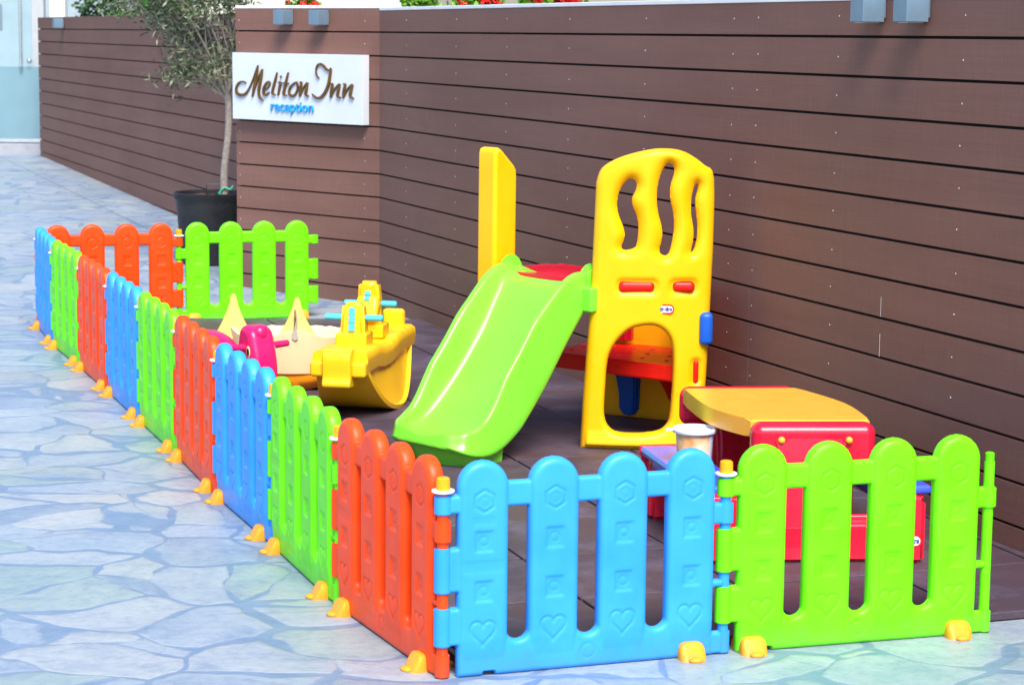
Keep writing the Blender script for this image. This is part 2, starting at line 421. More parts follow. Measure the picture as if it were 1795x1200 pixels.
def rnd(d, T, Rr, base=.3):
    u = np.clip(d/Rr, 0, 1); return T*base+(T*(1-base))*np.sqrt(np.maximum(0, 1-(1-u)**2))
def plate_mesh(name, xs, zs, d, hf, hb, bend=None):
    """xs, zs grid axes; d inside distance; hf/hb half thickness front/back on the grid"""
    nx, nz = len(xs), len(zs)
    cell = xs[1]-xs[0]
    V = {}; verts = []
    def addv(x, z, f, b):
        yo, sx = (0, x) if bend is None else bend(x)
        verts.append((sx, yo-f, z)); verts.append((sx, yo+b, z)); return len(verts)//2-1
    def gv(i, j):
        k = (i, j)
        if k not in V: V[k] = addv(xs[i], zs[j], hf[i, j], hb[i, j])
        return V[k]
    def ev(i0, j0, i1, j1):
        k = (i0, j0, i1, j1) if (i0, j0) < (i1, j1) else (i1, j1, i0, j0)
        if k not in V:
            a, b_ = d[k[0], k[1]], d[k[2], k[3]]; u = a/(a-b_); u = min(max(u, .02), .98)
            L_ = lambda A: A[k[0], k[1]]*(1-u)+A[k[2], k[3]]*u
            V[k] = addv(xs[k[0]]*(1-u)+xs[k[2]]*u, zs[k[1]]*(1-u)+zs[k[3]]*u, edge_f, edge_b)
        return V[k]
    edge_f = float(np.min(hf)); edge_b = float(np.min(hb))
    faces = []; side = []
    ins = d > 0
    for i in range(nx-1):
        for j in range(nz-1):
            c = [(i, j), (i+1, j), (i+1, j+1), (i, j+1)]
            s = [ins[p] for p in c]
            if not any(s): continue
            if all(s): loop = [gv(*p) for p in c]; faces.append(loop); continue
            loop = []; marks = []
            for k in range(4):
                p, q_ = c[k], c[(k+1) % 4]
                if s[k]: loop.append(gv(*p)); marks.append(0)
                if s[k] != s[(k+1) % 4]: loop.append(ev(*p, *q_)); marks.append(1)
            faces.append(loop)
            for k in range(len(loop)):
                k2 = (k+1) % len(loop)
                if marks[k] and marks[k2]: side.append((loop[k], loop[k2]))
    F = [[2*v for v in f] for f in faces]+[[2*v+1 for v in reversed(f)] for f in faces]
    F += [[2*b_, 2*a, 2*a+1, 2*b_+1] for a, b_ in side]
    me = bpy.data.meshes.new(name); me.from_pydata(verts, [], F); me.update(); me.shade_smooth()
    return me

# =================================================================== SETTING
WD = Vector((math.sin(.36710), -math.cos(.36710), 0))           # right wall runs this way, towards the camera
WN = Vector((-math.cos(.36710), -math.sin(.36710), 0))          # its outward normal (towards the play yard)
WC = Vector((-.7962, 12.9929, 0))                                # corner of right wall and sign wall
SL = Vector((-1.757, 13.894, 0))                                 # left end of the sign wall
def ground_z(y): return 0 if y < 13 else min((y-13)*.0158, .6)

bm = bmesh.new()
ys = [-60, -5, 0, 4, 8, 13, 16, 20, 25, 30, 50, 120, 300]; xs = [-200, -40, -12, -4, 4, 12, 40, 200]
gv = [[bm.verts.new((x, y, ground_z(y))) for x in xs] for y in ys]
for a in range(len(ys)-1):
    for b_ in range(len(xs)-1): bm.faces.new((gv[a][b_], gv[a][b_+1], gv[a+1][b_+1], gv[a+1][b_]))
tag(obj('ground', bm, P['paving'], None, 180), 'pale blue-grey crazy paving of irregular flagstones', None, None, 'structure')

# rubber tiles: joints every half metre, slabs really separated
bm = bmesh.new()
MA = .335; mu = Vector((math.cos(MA), math.sin(MA), 0)); mv = Vector((-math.sin(MA), math.cos(MA), 0))
M0 = Vector((-.105, 5.475, 0))
fence_nodes = [(-.1695, 5.400), (-.4870, 6.112), (-.7520, 6.846), (-1.0280, 7.575), (-1.2800, 8.314), (-1.5460, 9.047), (-1.8130, 9.780), (-2.0850, 10.511), (-2.3670, 11.238), (-2.6070, 11.980)]
def fence_x(y):
    for (x0, y0), (x1, y1) in zip(fence_nodes, fence_nodes[1:]):
        if y0 <= y <= y1: return x0+(x1-x0)*(y-y0)/(y1-y0)
    return -9
for a in range(-6, 8):
    for b_ in range(0, 16):
        o_ = M0+mu*(a*.5)+mv*(b_*.5)
        quad = [o_+mu*.005+mv*.005, o_+mu*.495+mv*.005, o_+mu*.495+mv*.495, o_+mu*.005+mv*.495]
        # clip against: left fence line, right wall, back line
        poly = quad
        def clip(poly, p, n):
            out = []
            for k in range(len(poly)):
                A, B = poly[k], poly[(k+1) % len(poly)]; da, db = (A-p).dot(n), (B-p).dot(n)
                if da >= 0: out.append(A)
                if (da >= 0) != (db >= 0): out.append(A+(B-A)*(da/(da-db)))
            return out
        poly = clip(poly, Vector((-.115, 5.45, 0)), Vector((.9373, .3485, 0)))
        if len(poly) > 2: poly = clip(poly, WC+WN*.0, WN)
        if len(poly) > 2: poly = clip(poly, Vector((-1.09, 12.22, 0)), Vector((.03, -1, 0)))
        if len(poly) > 2:
            zt = .026+random.uniform(-.0015, .0015)
            ps = [(p.x, p.y) for p in poly]
            ar = sum(ps[k][0]*ps[(k+1) % len(ps)][1]-ps[(k+1) % len(ps)][0]*ps[k][1] for k in range(len(ps)))/2
            if abs(ar) > 1e-4: prism(bm, ps, .004, zt, .002 if abs(ar) > .01 else 0, None, 1)
tag(obj('rubber_floor', bm, P['rubber'], None, 30), 'dark purple-brown rubber floor tiles under the toys', None, None, 'structure')

# --- clad walls ------------------------------------------------------------
PITCHB = .1387; ZG0 = 1.6261
screw_me = None
def clad_wall(name, label, A, B, top, screws, sw=.0, seams=(), zmin=-.3, coping=True):
    """A->B with outward normal on the right-hand side of A->B ... normal = (dy,-dx)"""
    global screw_me
    d_ = (B-A); L_ = d_.length; ang = math.atan2(d_.y, d_.x)
    t_ = thing(name, label, 'wall', (A.x, A.y, 0), ang)
    # local x along wall, local -y outward
    bm = bmesh.new()
    k = 0; z1 = top
    zb = ZG0
    cuts = [0]+sorted(seams)+[L_]
    while z1 > zmin:
        z0 = zb+.005
        for s0, s1 in zip(cuts, cuts[1:]):
            jit = random.uniform(-.0006, .0006)
            box(bm, ((s0+s1)/2, .0125+jit, (z0+z1)/2), (s1-s0-.0012, .025, z1-z0), .0006, 1)
        z1 = zb-.005; zb -= PITCHB
    obj('cladding', bm, P['clad'], t_, 30)
    bm = bmesh.new(); box(bm, (L_/2, .085, (top+zmin)/2-.002), (L_-.004, .116, top-zmin-.006))
    obj('backing', bm, P['gap'], t_, None)
    if coping:
        bm = bmesh.new(); box(bm, (L_/2, .085, top+.009), (L_, .175, .018), .003)
        obj('coping', bm, P['coping'], t_)
    if screws:
        if screw_me is None:
            b2 = bmesh.new(); bmesh.ops.create_uvsphere(b2, u_segments=10, v_segments=6, radius=.0034, matrix=Matrix.Diagonal((1, .45, 1, 1)))
            screw_me = bpy.data.meshes.new('screw'); b2.to_mesh(screw_me); b2.free(); screw_me.materials.append(P['screw']); screw_me.shade_smooth()
        for s in screws:
            kk = 0
            while ZG0-kk*PITCHB+PITCHB/2 > .02:
                z = ZG0-kk*PITCHB+PITCHB*.5+random.uniform(-.004, .004)
                if kk == 0: z = ZG0+.065
                link('screw', screw_me, P['screw'], t_, None, (s+sw+random.uniform(-.003, .003), -.0005, z)); kk += 1
    return t_
# right wall: from the corner to the camera; outward normal must be WN -> A->B = from near end to corner gives (dy,-dx)
END = WC+WD*9.5
scol = [.508, 1.348, 2.105, 2.924, 3.78, 4.612, 4.821, 5.444, 6.265]
wall_r = clad_wall('clad_wall', 'long brown board wall running behind the slide and picnic table', WC-WN*0, END, 1.752,
                   [], seams=[1.345, 4.802, 8.2])
# direction check: A->B = WD ; (dy,-dx) = (-.933, -.359) = WN  -> local -y is outward
for s in scol:
    kk = 0
    if screw_me is None:
        b2 = bmesh.new(); bmesh.ops.create_uvsphere(b2, u_segments=10, v_segments=6, radius=.0034, matrix=Matrix.Diagonal((1, .45, 1, 1)))
        screw_me = bpy.data.meshes.new('screw'); b2.to_mesh(screw_me); b2.free(); screw_me.materials.append(P['screw']); screw_me.shade_smooth()
    while ZG0-kk*PITCHB+PITCHB/2 > .1:
        z = ZG0-kk*PITCHB+PITCHB*.5+random.uniform(-.004, .004)
        link('screw', screw_me, P['screw'], wall_r, None, (s+random.uniform(-.003, .003), -.0005, z)); kk += 1
bm = bmesh.new()
for (s, z0, z1) in ((5.80, .66, .73), (5.80, .52, .60), (6.9, .9, .95)):
    box(bm, (s, -.0006, (z0+z1)/2), (.0014, .0006, z1-z0))
obj('paint_drip', bm, P['coping'], wall_r, None)
# sign wall: left end to corner, outward towards the camera
wall_s = clad_wall('clad_wall', 'short brown board wall that carries the white reception sign', SL, WC, 1.765, [.035, 1.19], seams=[])
# left wall, far
LA = Vector((-6.34, 27.3, 0)); LB = Vector((-1.10, 13.92, 0))
LA = Vector((-5.43, 25.15, 0)); LB = LA+WD*11.0
wall_l = clad_wall('clad_wall', 'far brown board wall behind the potted olive tree', LA, LB, 1.755, [], seams=[2.6, 5.2, 7.8], coping=False)
bm = bmesh.new(); e_ = (SL-LB)
# return closing sign wall's left end
box(bm, (0, 0, 0), (.1, .1, .1)); bm.free()

# --- lamps -----------------------------------------------------------------
def lamp(label, wall, s, z, group, size=(.088, .085, .088)):
    t_ = thing('wall_lamp', label, 'lamp', wall.matrix_basis @ Vector((s, 0, z)), wall.rotation_euler.z, group)
    bm = bmesh.new(); box(bm, (0, -.012-size[1]/2, 0), size, .003)
    obj('lamp_body', bm, P['lampgrey'], t_)
    bm = bmesh.new(); box(bm, (0, -.008, .0), (.07, .014, .06), .002)
    obj('wall_bracket', bm, P['lampgrey'], t_)
    bm = bmesh.new(); box(bm, (0, -.012-size[1]/2, -size[2]/2-.0015), (size[0]*.7, size[1]*.7, .003))
    obj('lens', bm, P['lampglass'], t_)
    return t_
bpy.context.view_layer.update()
g_ = 'cube lamps on the board walls'
SW = (WC-SL).length
lamp('small grey cube lamp above the sign, nearer the tree', wall_s, SW-.80, 1.712, g_)
lamp('small grey cube lamp above the sign, nearer the wall corner', wall_s, SW-.475, 1.71, g_)
lamp('grey cube lamp on the long wall, first from the slide', wall_r, 5.735, 1.72, g_)
lamp('grey cube lamp on the long wall, second from the slide', wall_r, 6.02, 1.72, g_)
lamp('dark cube lamp at the far end of the far wall', wall_l, 1.75, 1.69, g_, (.12, .10, .10))

# --- sign ------------------------------------------------------------------
SWID, SHEI, STH = 1.195, .412, .055
sdir = (WC-SL).normalized(); sang = math.atan2(sdir.y, sdir.x); sout = Vector((sdir.y, -sdir.x, 0))
sgn = thing('reception_sign', 'white board sign with bronze script and blue lettering on brown wall', 'sign',
            SL+sdir*(SW-1.28)+Vector((0, 0, 1.082)), sang)
bm = bmesh.new(); box(bm, (SWID/2, -STH/2-.004, SHEI/2-.002), (SWID, STH, SHEI), .002)
obj('board', bm, P['signwhite'], sgn)
def suv(x, y):
    u = (x-15)/1625.; top = 45+60/1630*(x-15); bot = 858+102/1617*(x-15)
    return u*SWID, (1-(y-top)/(bot-top))*SHEI
strokes = [
 ('letter_M', [[(205,428,9),(175,408,11),(132,412,14),(95,442,18),(76,490,22),(82,540,26),(112,568,28),(155,574,26),(200,556,20),(250,488,15),(300,380,13),(338,275,11),(362,215,8)],
               [(362,212,10),(350,300,22),(325,430,28),(303,530,24),(288,598,12)],
               [(290,596,8),(318,500,12),(368,370,14),(418,262,8)],
               [(420,260,10),(408,340,22),(386,450,28),(372,530,24),(385,602,18),(428,648,6)]]),
 ('letter_e', [[(436,516,10),(470,500,12),(508,462,14),(515,430,14),(492,416,14),(458,448,18),(432,505,22),(434,555,22),(462,578,18),(508,542,8)]]),
 ('letter_l', [[(607,304,10),(588,385,22),(556,500,26),(548,558,22),(584,580,8)]]),
 ('letter_i', [[(622,428,10),(650,432,18),(636,500,24),(618,588,14)], [(650,362,22),(660,357,22)]]),
 ('letter_t', [[(750,306,10),(728,390,22),(698,520,26),(690,570,22),(728,590,8)], [(672,430,9),(712,438,11),(758,438,8)]]),
 ('letter_o', [[(856,422,8),(815,444,14),(768,500,20),(760,562,22),(792,596,22),(836,574,18),(866,510,16),(858,446,14),(862,440,10),(876,492,8)]]),
 ('letter_n', [[(892,430,12),(912,440,22),(898,530,26),(890,606,14)], [(894,604,8),(932,510,14),(985,436,16)], [(990,434,16),(976,520,24),(966,575,24),(1002,604,8)]]),
 ('letter_I', [[(1132,386,6),(1104,348,10),(1093,285,12),(1112,226,14),(1150,210,18),(1190,238,20),(1222,276,18),(1256,290,16),(1274,260,10)],
               [(1274,272,20),(1262,370,26),(1243,470,28),(1200,565,26),(1142,622,22),(1092,618,18),(1044,574,8)]]),
 ('letter_n', [[(1270,452,12),(1293,466,22),(1278,550,26),(1272,626,14)], [(1276,622,8),(1316,526,14),(1376,458,16)], [(1382,456,16),(1366,540,24),(1356,600,24),(1394,628,8)]]),
 ('letter_n', [[(1426,458,12),(1446,472,22),(1430,550,26),(1422,632,14)], [(1426,628,8),(1468,532,14),(1528,466,16)], [(1534,464,16),(1517,545,24),(1508,606,24),(1548,638,8)]]),
]
def ribbon(bm, pts, y0, y1):
    c = catmull(pts, 7); L_, R_ = [], []
    P2 = [np.array(suv(p[0], p[1])) for p in c]
    for i, p in enumerate(P2):
        a = P2[max(i-1, 0)]; b_ = P2[min(i+1, len(P2)-1)]; t_ = b_-a; t_ = t_/(np.linalg.norm(t_)+1e-9)
        n_ = np.array([-t_[1], t_[0]]); hw = max(c[i][2], 6)*.5*SWID/1625*.93
        L_.append(p+n_*hw); R_.append(p-n_*hw)
    fr = [[bm.verts.new((q[0], y0, q[1])) for q in (l, r)] for l, r in zip(L_, R_)]
    bk = [[bm.verts.new((q[0], y1, q[1])) for q in (l, r)] for l, r in zip(L_, R_)]
    for i in range(len(fr)-1):
        bm.faces.new((fr[i][0], fr[i+1][0], fr[i+1][1], fr[i][1]))
        bm.faces.new((fr[i][0], bk[i][0], bk[i+1][0], fr[i+1][0]))
        bm.faces.new((fr[i][1], fr[i+1][1], bk[i+1][1], bk[i][1]))
    for k in (0, -1): bm.faces.new((fr[k][0], fr[k][1], bk[k][1], bk[k][0]))
yf = -STH-.004
for nm, sts in strokes:
    bm = bmesh.new()
    for q, s in enumerate(sts): ribbon(bm, s, yf-.012-.0007*q, yf-.003)
    obj(nm, bm, P['bronze'], sgn, None)
def text_mesh(body, size, ext, bold=0.0):
    cu = bpy.data.curves.new('txt', 'FONT'); cu.body = body; cu.size = size; cu.extrude = ext; cu.offset = bold
    cu.align_x = 'CENTER'; cu.align_y = 'CENTER'; cu.resolution_u = 4
    o = bpy.data.objects.new('txt', cu); C.objects.link(o); bpy.context.view_layer.update()
    me = bpy.data.meshes.new_from_object(o.evaluated_get(bpy.context.evaluated_depsgraph_get()))
    bpy.data.objects.remove(o); bpy.data.curves.remove(cu); me.materials.clear(); return me
me = text_mesh('reception', .090, .004, .0007)
co = np.array([v.co[:] for v in me.vertices]); wdt = co[:, 0].max()-co[:, 0].min()
uc, vc_ = suv(789, 740)
o = link('lettering', me, P['signblue'], sgn, None, (uc, yf-.006, vc_+.004), (R(90), 0, 0)); o.scale = (.392/wdt, 1.0, 1)

# --- glass gate at the far left -------------------------------------------
gz = .20
gt = thing('glass_gate', 'frosted and clear glass gate beyond the end of the brown wall', 'gate', (-5.75, 25.6, gz), R(4))
def slab(name, x0, x1, z0, z1, y, th, mat, parent, bev=0):
    bm = bmesh.new(); box(bm, ((x0+x1)/2, y, (z0+z1)/2), (x1-x0, th, z1-z0), bev); return obj(name, bm, mat, parent)
slab('frosted_pane', -1.6, .30, .16, .99, 0, .012, P['frost'], gt)
slab('clear_pane', -1.6, .30, .992, 2.6, 0, .012, P['clear'], gt)
slab('bottom_rail', -1.6, .30, .12, .158, 0, .03, P['steel'], gt)
bm = bmesh.new(); cyl(bm, (.03, -.06, .99), (.03, -.06, 1.75), .017)
for z in (1.12, 1.62): cyl(bm, (.03, -.06, z), (.03, 0, z), .01)
obj('handle', bm, P['steel'], gt)
bm = bmesh.new(); bmesh.ops.create_uvsphere(bm, u_segments=12, v_segments=8, radius=.03, matrix=Matrix.Translation((.12, -.04, 1.06)))
obj('knob', bm, P['steel'], gt)
slab('threshold', -2.4, .42, -.3, .105, .0, .5, P['concrete'], None, .01).location = (-5.75, 25.6, gz)
tag(bpy.data.objects['threshold'], 'grey concrete step under the glass gate', 'step')
# columns
def column(label, x, y, wx, wy, mat):
    t_ = thing('column', label, 'column', (x, y, .2))
    bm = bmesh.new(); box(bm, (0, 0, 1.9), (wx, wy, 3.8), .01); obj('shaft', bm, mat, t_)
    bm = bmesh.new(); box(bm, (0, 0, .05), (wx+.06, wy+.06, .14), .01); obj('base', bm, mat, t_)
column('square white column behind the end of the far wall', -5.80, 28.1, .20, .2, P['render'])
column('round-edged pinkish column beside the white one', -5.86, 27.2, .15, .14, P['pinkstone'])
# cream planter ledge & building behind the walls
NB = -WN
def place(o_, p, ang): o_.location = p; o_.rotation_euler = (0, 0, ang)
wang = math.atan2(WD.y, WD.x)
pl = thing('planter_trough', 'long white planter trough behind the brown board wall', 'planter', (WC+NB*.18+WD*-.3), wang)
bm = bmesh.new(); box(bm, (3.6, .30, .82), (7.6, .5, 1.72), .01); obj('trough', bm, P['coping'], pl)
bm = bmesh.new(); box(bm, (3.6, .30, 1.683), (7.4, .4, .02)); obj('soil', bm, P['soil'], pl)
bl = thing('cream_building', 'cream rendered building with dark openings behind the planter', 'building', (WC+NB*4.2+WD*-9), wang)
bm = bmesh.new(); box(bm, (9, 1, 3), (24, 2, 6.4)); obj('wall', bm, P['ochre'], bl, None)
for x, wd in ((5.2, .8), (7.0, .9), (9.5, .8), (12.5, .8), (15, .9)):
    slab('window', x-wd/2, x+wd/2, 1.2, 2.6, -.012, .03, P['darkwin'], bl)
bw = thing('rendered_building', 'grey-blue rendered building seen beyond the glass gate', 'building', (-12, 33, 0), R(-4))
bm = bmesh.new(); box(bm, (1.5, 1, 3.2), (10, 2, 6.8)); obj('wall', bm, P['greyrender'], bw, None)
for x in (0.6, 3.2): slab('window', x-.6, x+.6, 1.0, 2.7, -.012, .03, P['darkwin'], bw)
slab('unseen_shade_wall', -9, 2.3, 0, 11, 0, .3, P['concrete'], bw); bpy.data.objects['unseen_shade_wall'].rotation_euler = (0, 0, R(-84)); bpy.data.objects['unseen_shade_wall'].location = (1.4, -7.2, 0)  # out-of-view slab added to block sky light and darken the far wall and paving
bx_ = thing('meter_box', 'pale blue box on the wall seen through the clear gate glass', 'box', (-6.35, 26.6, 1.6))
bm = bmesh.new(); box(bm, (0, 0, .16), (.34, .15, .32), .01); obj('cabinet', bm, P['lampgrey'], bx_)
bm = bmesh.new(); box(bm, (.05, -.02, -.05), (.16, .1, .1), .01); box(bm, (0, .1, .0), (.06, .06, 3.0)); obj('bracket', bm, P['steel'], bx_)

# --- foliage ---------------------------------------------------------------
def leaves(bm, centres, n, spread, ll, lw, flat=.5, rng=random):
    for c in centres:
        c, sc = Vector(c[:3]), (c[3] if len(c) > 3 else 1)
        for k in range(int(n*sc)):
            p = c+Vector((rng.gauss(0, 1), rng.gauss(0, 1), rng.gauss(0, 1)*.8))*spread
            d_ = Vector((rng.gauss(0, 1), rng.gauss(0, 1), rng.gauss(0, 1)*flat+.15)).normalized()
            s_ = d_.cross(Vector((rng.gauss(0, 1), rng.gauss(0, 1), rng.gauss(0, 1)))).normalized()
            l = ll*rng.uniform(.6, 1.2); w_ = lw*rng.uniform(.7, 1.2)
            a = bm.verts.new(p); b_ = bm.verts.new(p+d_*l*.45+s_*w_); c_ = bm.verts.new(p+d_*l); e = bm.verts.new(p+d_*l*.5-s_*w_)
            bm.faces.new((a, b_, c_, e))
# olive tree
tr = thing('olive_tree', 'young grey-green olive tree growing in the black pot', 'tree', (-1.955, 15.05, .50))
bm = bmesh.new()
tube(bm, [(-.03, 0, -.03), (-.035, 0, .15), (-.005, 0, .42), (.0, 0, .60), (-.01, 0, .70)], [.030, .026, .024, .024, .022], 10)
obj('trunk', bm, P['bark'], tr, 60)
bm = bmesh.new()
rng = random.Random(5)
tips = []
def branch(p0, p1, r0, depth):
    p0, p1 = Vector(p0), Vector(p1)
    mid = (p0+p1)/2+Vector((rng.uniform(-.03, .03), rng.uniform(-.03, .03), rng.uniform(0, .04)))
    tube(bm, [p0, mid, p1], [r0, r0*.75, r0*.5], 6, 3)
    if depth == 0: tips.append(p1); tips.append(mid); return
    for k in range(3):
        d_ = (p1-p0).normalized()*rng.uniform(.12, .24)+Vector((rng.uniform(-.17, .17), rng.uniform(-.15, .15), rng.uniform(-.05, .16)))
        branch(p1 if k else mid, p1+d_, r0*.5, depth-1)
for q in [(-.22, .05, .92), (.03, -.03, 1.05), (-.12, -.12, 1.2), (-.26, .0, 1.12), (.0, .12, 1.28), (-.34, .06, 1.05), (-.2, 0, 1.4), (.12, 0, 1.25), (-.30, -.1, 1.3)]:
    branch((-.005, 0, .66), q, .012, 2)
for q in ((-.46, 0, .78), (-.36, .05, .70)): 
    tube(bm, [(-.005, 0, .66), (-.2, 0, .78), q], [.007, .005, .003], 5, 3); tips.append(Vector(q))
obj('branches', bm, P['bark'], tr, 60)
bm = bmesh.new()
ct = []
for tpt in tips: ct.append((tpt.x, tpt.y, tpt.z, rng.choice([.3, .7, 1, 1.3])))
for k in range(120):
    a = rng.uniform(0, 6.28); u = rng.uniform(.35, 1); zz = rng.uniform(-.9, 1.1)
    rr_ = math.sqrt(max(0, 1-zz*zz*.7))*u
    ct.append((-.15+.36*rr_*math.cos(a), .34*rr_*math.sin(a), 1.18+.42*zz, rng.choice([.15, .5, 1.0])))
leaves(bm, ct, 62, .055, .058, .0068, .7, rng)
obj('crown', bm, P['olive'], tr, None)
bm = bmesh.new(); tube(bm, [(-.07, -.03, .02), (-.03, -.035, .06), (.01, -.03, .05), (.03, -.03, .075)], .006, 6)
tube(bm, [(-.06, -.03, .03), (-.05, -.032, -.01), (.0, -.03, .0)], .005, 6)
obj('tie', bm, P['twine'], tr)
# pot
pt = thing('plant_pot', 'big black plastic plant pot behind the green fence panel', 'pot', (-2.09, 15.1, .03))
bm = bmesh.new()
lathe(bm, [(0, 0), (.19, 0), (.205, .02), (.238, .44), (.252, .455), (.255, .49), (.245, .495), (.236, .488), (.232, .45), (0, .45)], 48)
obj('pot_body', bm, P['black'], pt, 40)
bm = bmesh.new(); lathe(bm, [(0, .462), (.10, .47), (.2, .458), (.233, .452)], 24)
for v in bm.verts: v.co.z += random.uniform(-.006, .012)
obj('soil', bm, P['soil'], pt, None)
bm = bmesh.new(); tube(bm, [(-.02, -.05, .46), (-.02, -.05, .545), (-.02, -.05, .55), (.1, -.05, .55)], .003, 6, 1)
obj('wire_hook', bm, P['ink'], pt)
# hedge behind far wall
rg = random.Random(3)
def bush(name, label, cat, loc, sx, sy, sz, n, nl, ll, lw, mat, group=None, flowers=0):
    t_ = thing(name, label, cat, loc, 0, group)
    cs = []
    for k in range(n):
        a = rg.uniform(0, 6.28); b_ = rg.uniform(0, 1)**.5; z = rg.uniform(.05, 1)
        f = math.sqrt(max(.15, 1-z*z*.8))*b_
        cs.append((sx*f*math.cos(a), sy*f*math.sin(a), sz*z, rg.choice([.4, 1, 1.4])))
    bm = bmesh.new(); leaves(bm, cs, nl, min(sx, sz)*.10, ll, lw, .5, rg); obj('foliage', bm, mat, t_, None)
    bm = bmesh.new()
    for k in range(5): tube(bm, [(0, 0, 0), (sx*rg.uniform(-.3, .3), sy*rg.uniform(-.3, .3), sz*.5), (sx*rg.uniform(-.6, .6), sy*rg.uniform(-.6, .6), sz*.8)], [sz*.02, sz*.014, sz*.006], 5, 2)
    obj('stem', bm, P['bark'], t_, None)
    for k in range(flowers):
        c = Vector((sx*rg.uniform(-.8, .8), sy*rg.uniform(-1.0, -.2), sz*rg.uniform(.36, .68)))
        bm = bmesh.new(); leaves(bm, [c], 34, .013, .02, .011, .8, rg); obj('blossom', bm, P['petal'], t_, None)
    return t_
bush('hedge_bush', 'dark green bush rising behind the far wall', 'bush', (-4.9, 29.5, .2), 1.1, .8, 2.6, 130, 60, .09, .03, P['hedge'])
bush('hedge_bush', 'lighter bush behind the wall, partly hidden by the olive tree', 'bush', (-4.25, 27.5, .2), .9, .7, 2.3, 80, 50, .08, .028, P['geran'])
def wallpt(px_s, off): return WC+WD*px_s+NB*off
gg = 'geraniums in the planter behind the wall'
p2 = thing('planter_trough', 'short white planter trough behind the sign wall', 'planter', (-1.12, 13.98, 0), sang)
bm = bmesh.new(); box(bm, (0, 0, .83), (.9, .26, 1.7), .01); obj('trough', bm, P['coping'], p2)
for (x, y, wx, hgt, fl, lab) in ((-.59, 13.63, .13, .26, 0, 'leafy geranium without flowers nearest the wall corner'),
                         (-.215, 12.65, .16, .25, 11, 'geranium with red flowers, second from the wall corner'),
                         (.19, 11.60, .17, .23, 14, 'red-flowered geranium, third from the wall corner'),
                         (-1.36, 14.17, .12, .24, 4, 'geranium showing over the sign wall')):
    bush('geranium_plant', lab, 'plant', (x, y, 1.68), wx, .15, hgt, 60, 30, .035, .017, P['geran'], gg, fl)

# =================================================================== FENCE
PL, PH = .78, .5586
def heart(cx, cz, s):
    pts = []
    for k in range(28):
        a = 2*math.pi*k/28
        x = 16*math.sin(a)**3; y = 13*math.cos(a)-5*math.cos(2*a)-2*math.cos(3*a)-math.cos(4*a)
        pts.append((cx+x*s/17, cz+y*s/16))
    return pts
def hexa(cx, cz, r): return [(cx+r*math.cos(R(90+60*k)), cz+r*math.sin(R(90+60*k))) for k in range(6)]
def fence_mesh():
    st = .0034
    xs = np.arange(-.006, .80, st); zs = np.arange(-.006, .57, st)
    X, Z = np.meshgrid(xs, zs, indexing='ij')
    cx = [PL*(.1325+.245*i) for i in range(4)]; hw = .0675
    h = np.zeros_like(X); D = np.full(X.shape, -1e9)
    def addel(d, T, Rr, base=.3):
        nonlocal h, D
        h = np.where(d > 0, np.maximum(h, rnd(d, T, Rr, base)), h); D = np.maximum(D, d)
    band = sd_box(X, Z, cx[0]-hw, cx[3]+hw, .0, .215, .012)
    # slots cut the band with a rounded foot
    for i in range(3):
        s0, s1 = cx[i]+hw-.001, cx[i+1]-hw+.001
        sl = sd_box(X, Z, s0-.0, s1+.0, .088, .60, (s1-s0)/2-.001)
        band = np.minimum(band, -sl)
    addel(band, .0185, .014)
    for c in cx:
        zc = PH-hw*1.02
        d = hw-np.hypot(X-c, np.maximum(Z-zc, 0)/1.02); d = np.minimum(d, np.where(Z < zc, hw-np.abs(X-c), d)); d = np.minimum(d, Z-.0)
        fade = np.clip((Z-.045)/.05, 0, 1)                    # pickets stand proud and melt into the band below
        T = .0185+.0045*fade
        d2 = d
        hh = T*.3+T*.7*np.sqrt(np.maximum(0, 1-(1-np.clip(d2/.019, 0, 1))**2))
        h = np.where(d > 0, np.maximum(h, hh), h); D = np.maximum(D, d)
    addel(sd_box(X, Z, cx[0], cx[3], .437, .503, .004), .0145, .010)
    # foot notch at the left, hinge side bars
    D = np.minimum(D, -sd_box(X, Z, .105, .137, -.05, .012, .002))
    # lugs (left) and post ties (right)
    for z0, z1 in ((.425, .474), (.222, .338), (.083, .182)): addel(sd_box(X, Z, .003, .06, z0, z1, .004), .017, .010)
    for z0, z1 in ((.352, .410), (.183, .203), (.002, .062)): addel(sd_box(X, Z, .73, PL-.004, z0, z1, .004), .015, .009)
    D = np.where(D > 0, D, D)
    # embossed marks, grooves ~1.6 mm
    def groove(dist, wd=.0026, dep=.0034):
        nonlocal h
        h = h-dep*np.exp(-(dist/wd)**2)*(D > .004)
    def cut(dd, dep=.002, soft=.0016):
        nonlocal h
        h = h-dep/(1+np.exp(-np.clip(dd/soft, -30, 30)))
    for c in cx:
        groove(np.abs(sd_poly(X, Z, hexa(c+.001, .456, .029))))
        groove(np.abs(np.hypot(X-c, Z-.456)-.012), .002, .0012)
        for zq in (.352, .223):
            q = sd_box(X, Z, c-.0235, c+.0235, zq-.026, zq+.026); cut(q, .0036, .0012)
            groove(np.abs(np.hypot(X-c, Z-zq)-.012), .0026, .0018)
        hp = heart(c-.002, .118, .036); groove(np.abs(sd_poly(X, Z, hp)), .0026, .0036)
    groove(np.abs(np.hypot(X-(cx[1]+cx[2])/2, Z-.045)-.019), .0024, .0018)
    for (a0, a1, b0, b1) in ((cx[0]-.055, cx[0]+.052, .272, .302), (cx[0]-.03, cx[0]+.03, .395, .415)):
        cut(sd_box(X, Z, a0, a1, b0, b1), .0011)
    h = np.where(D > 0, np.maximum(h, .0045), .0045)
    hb = h.copy()
    return plate_mesh('fence_body', xs, zs, D, h, hb)
body_me = fence_mesh(); body_me.materials.append(P['green'])
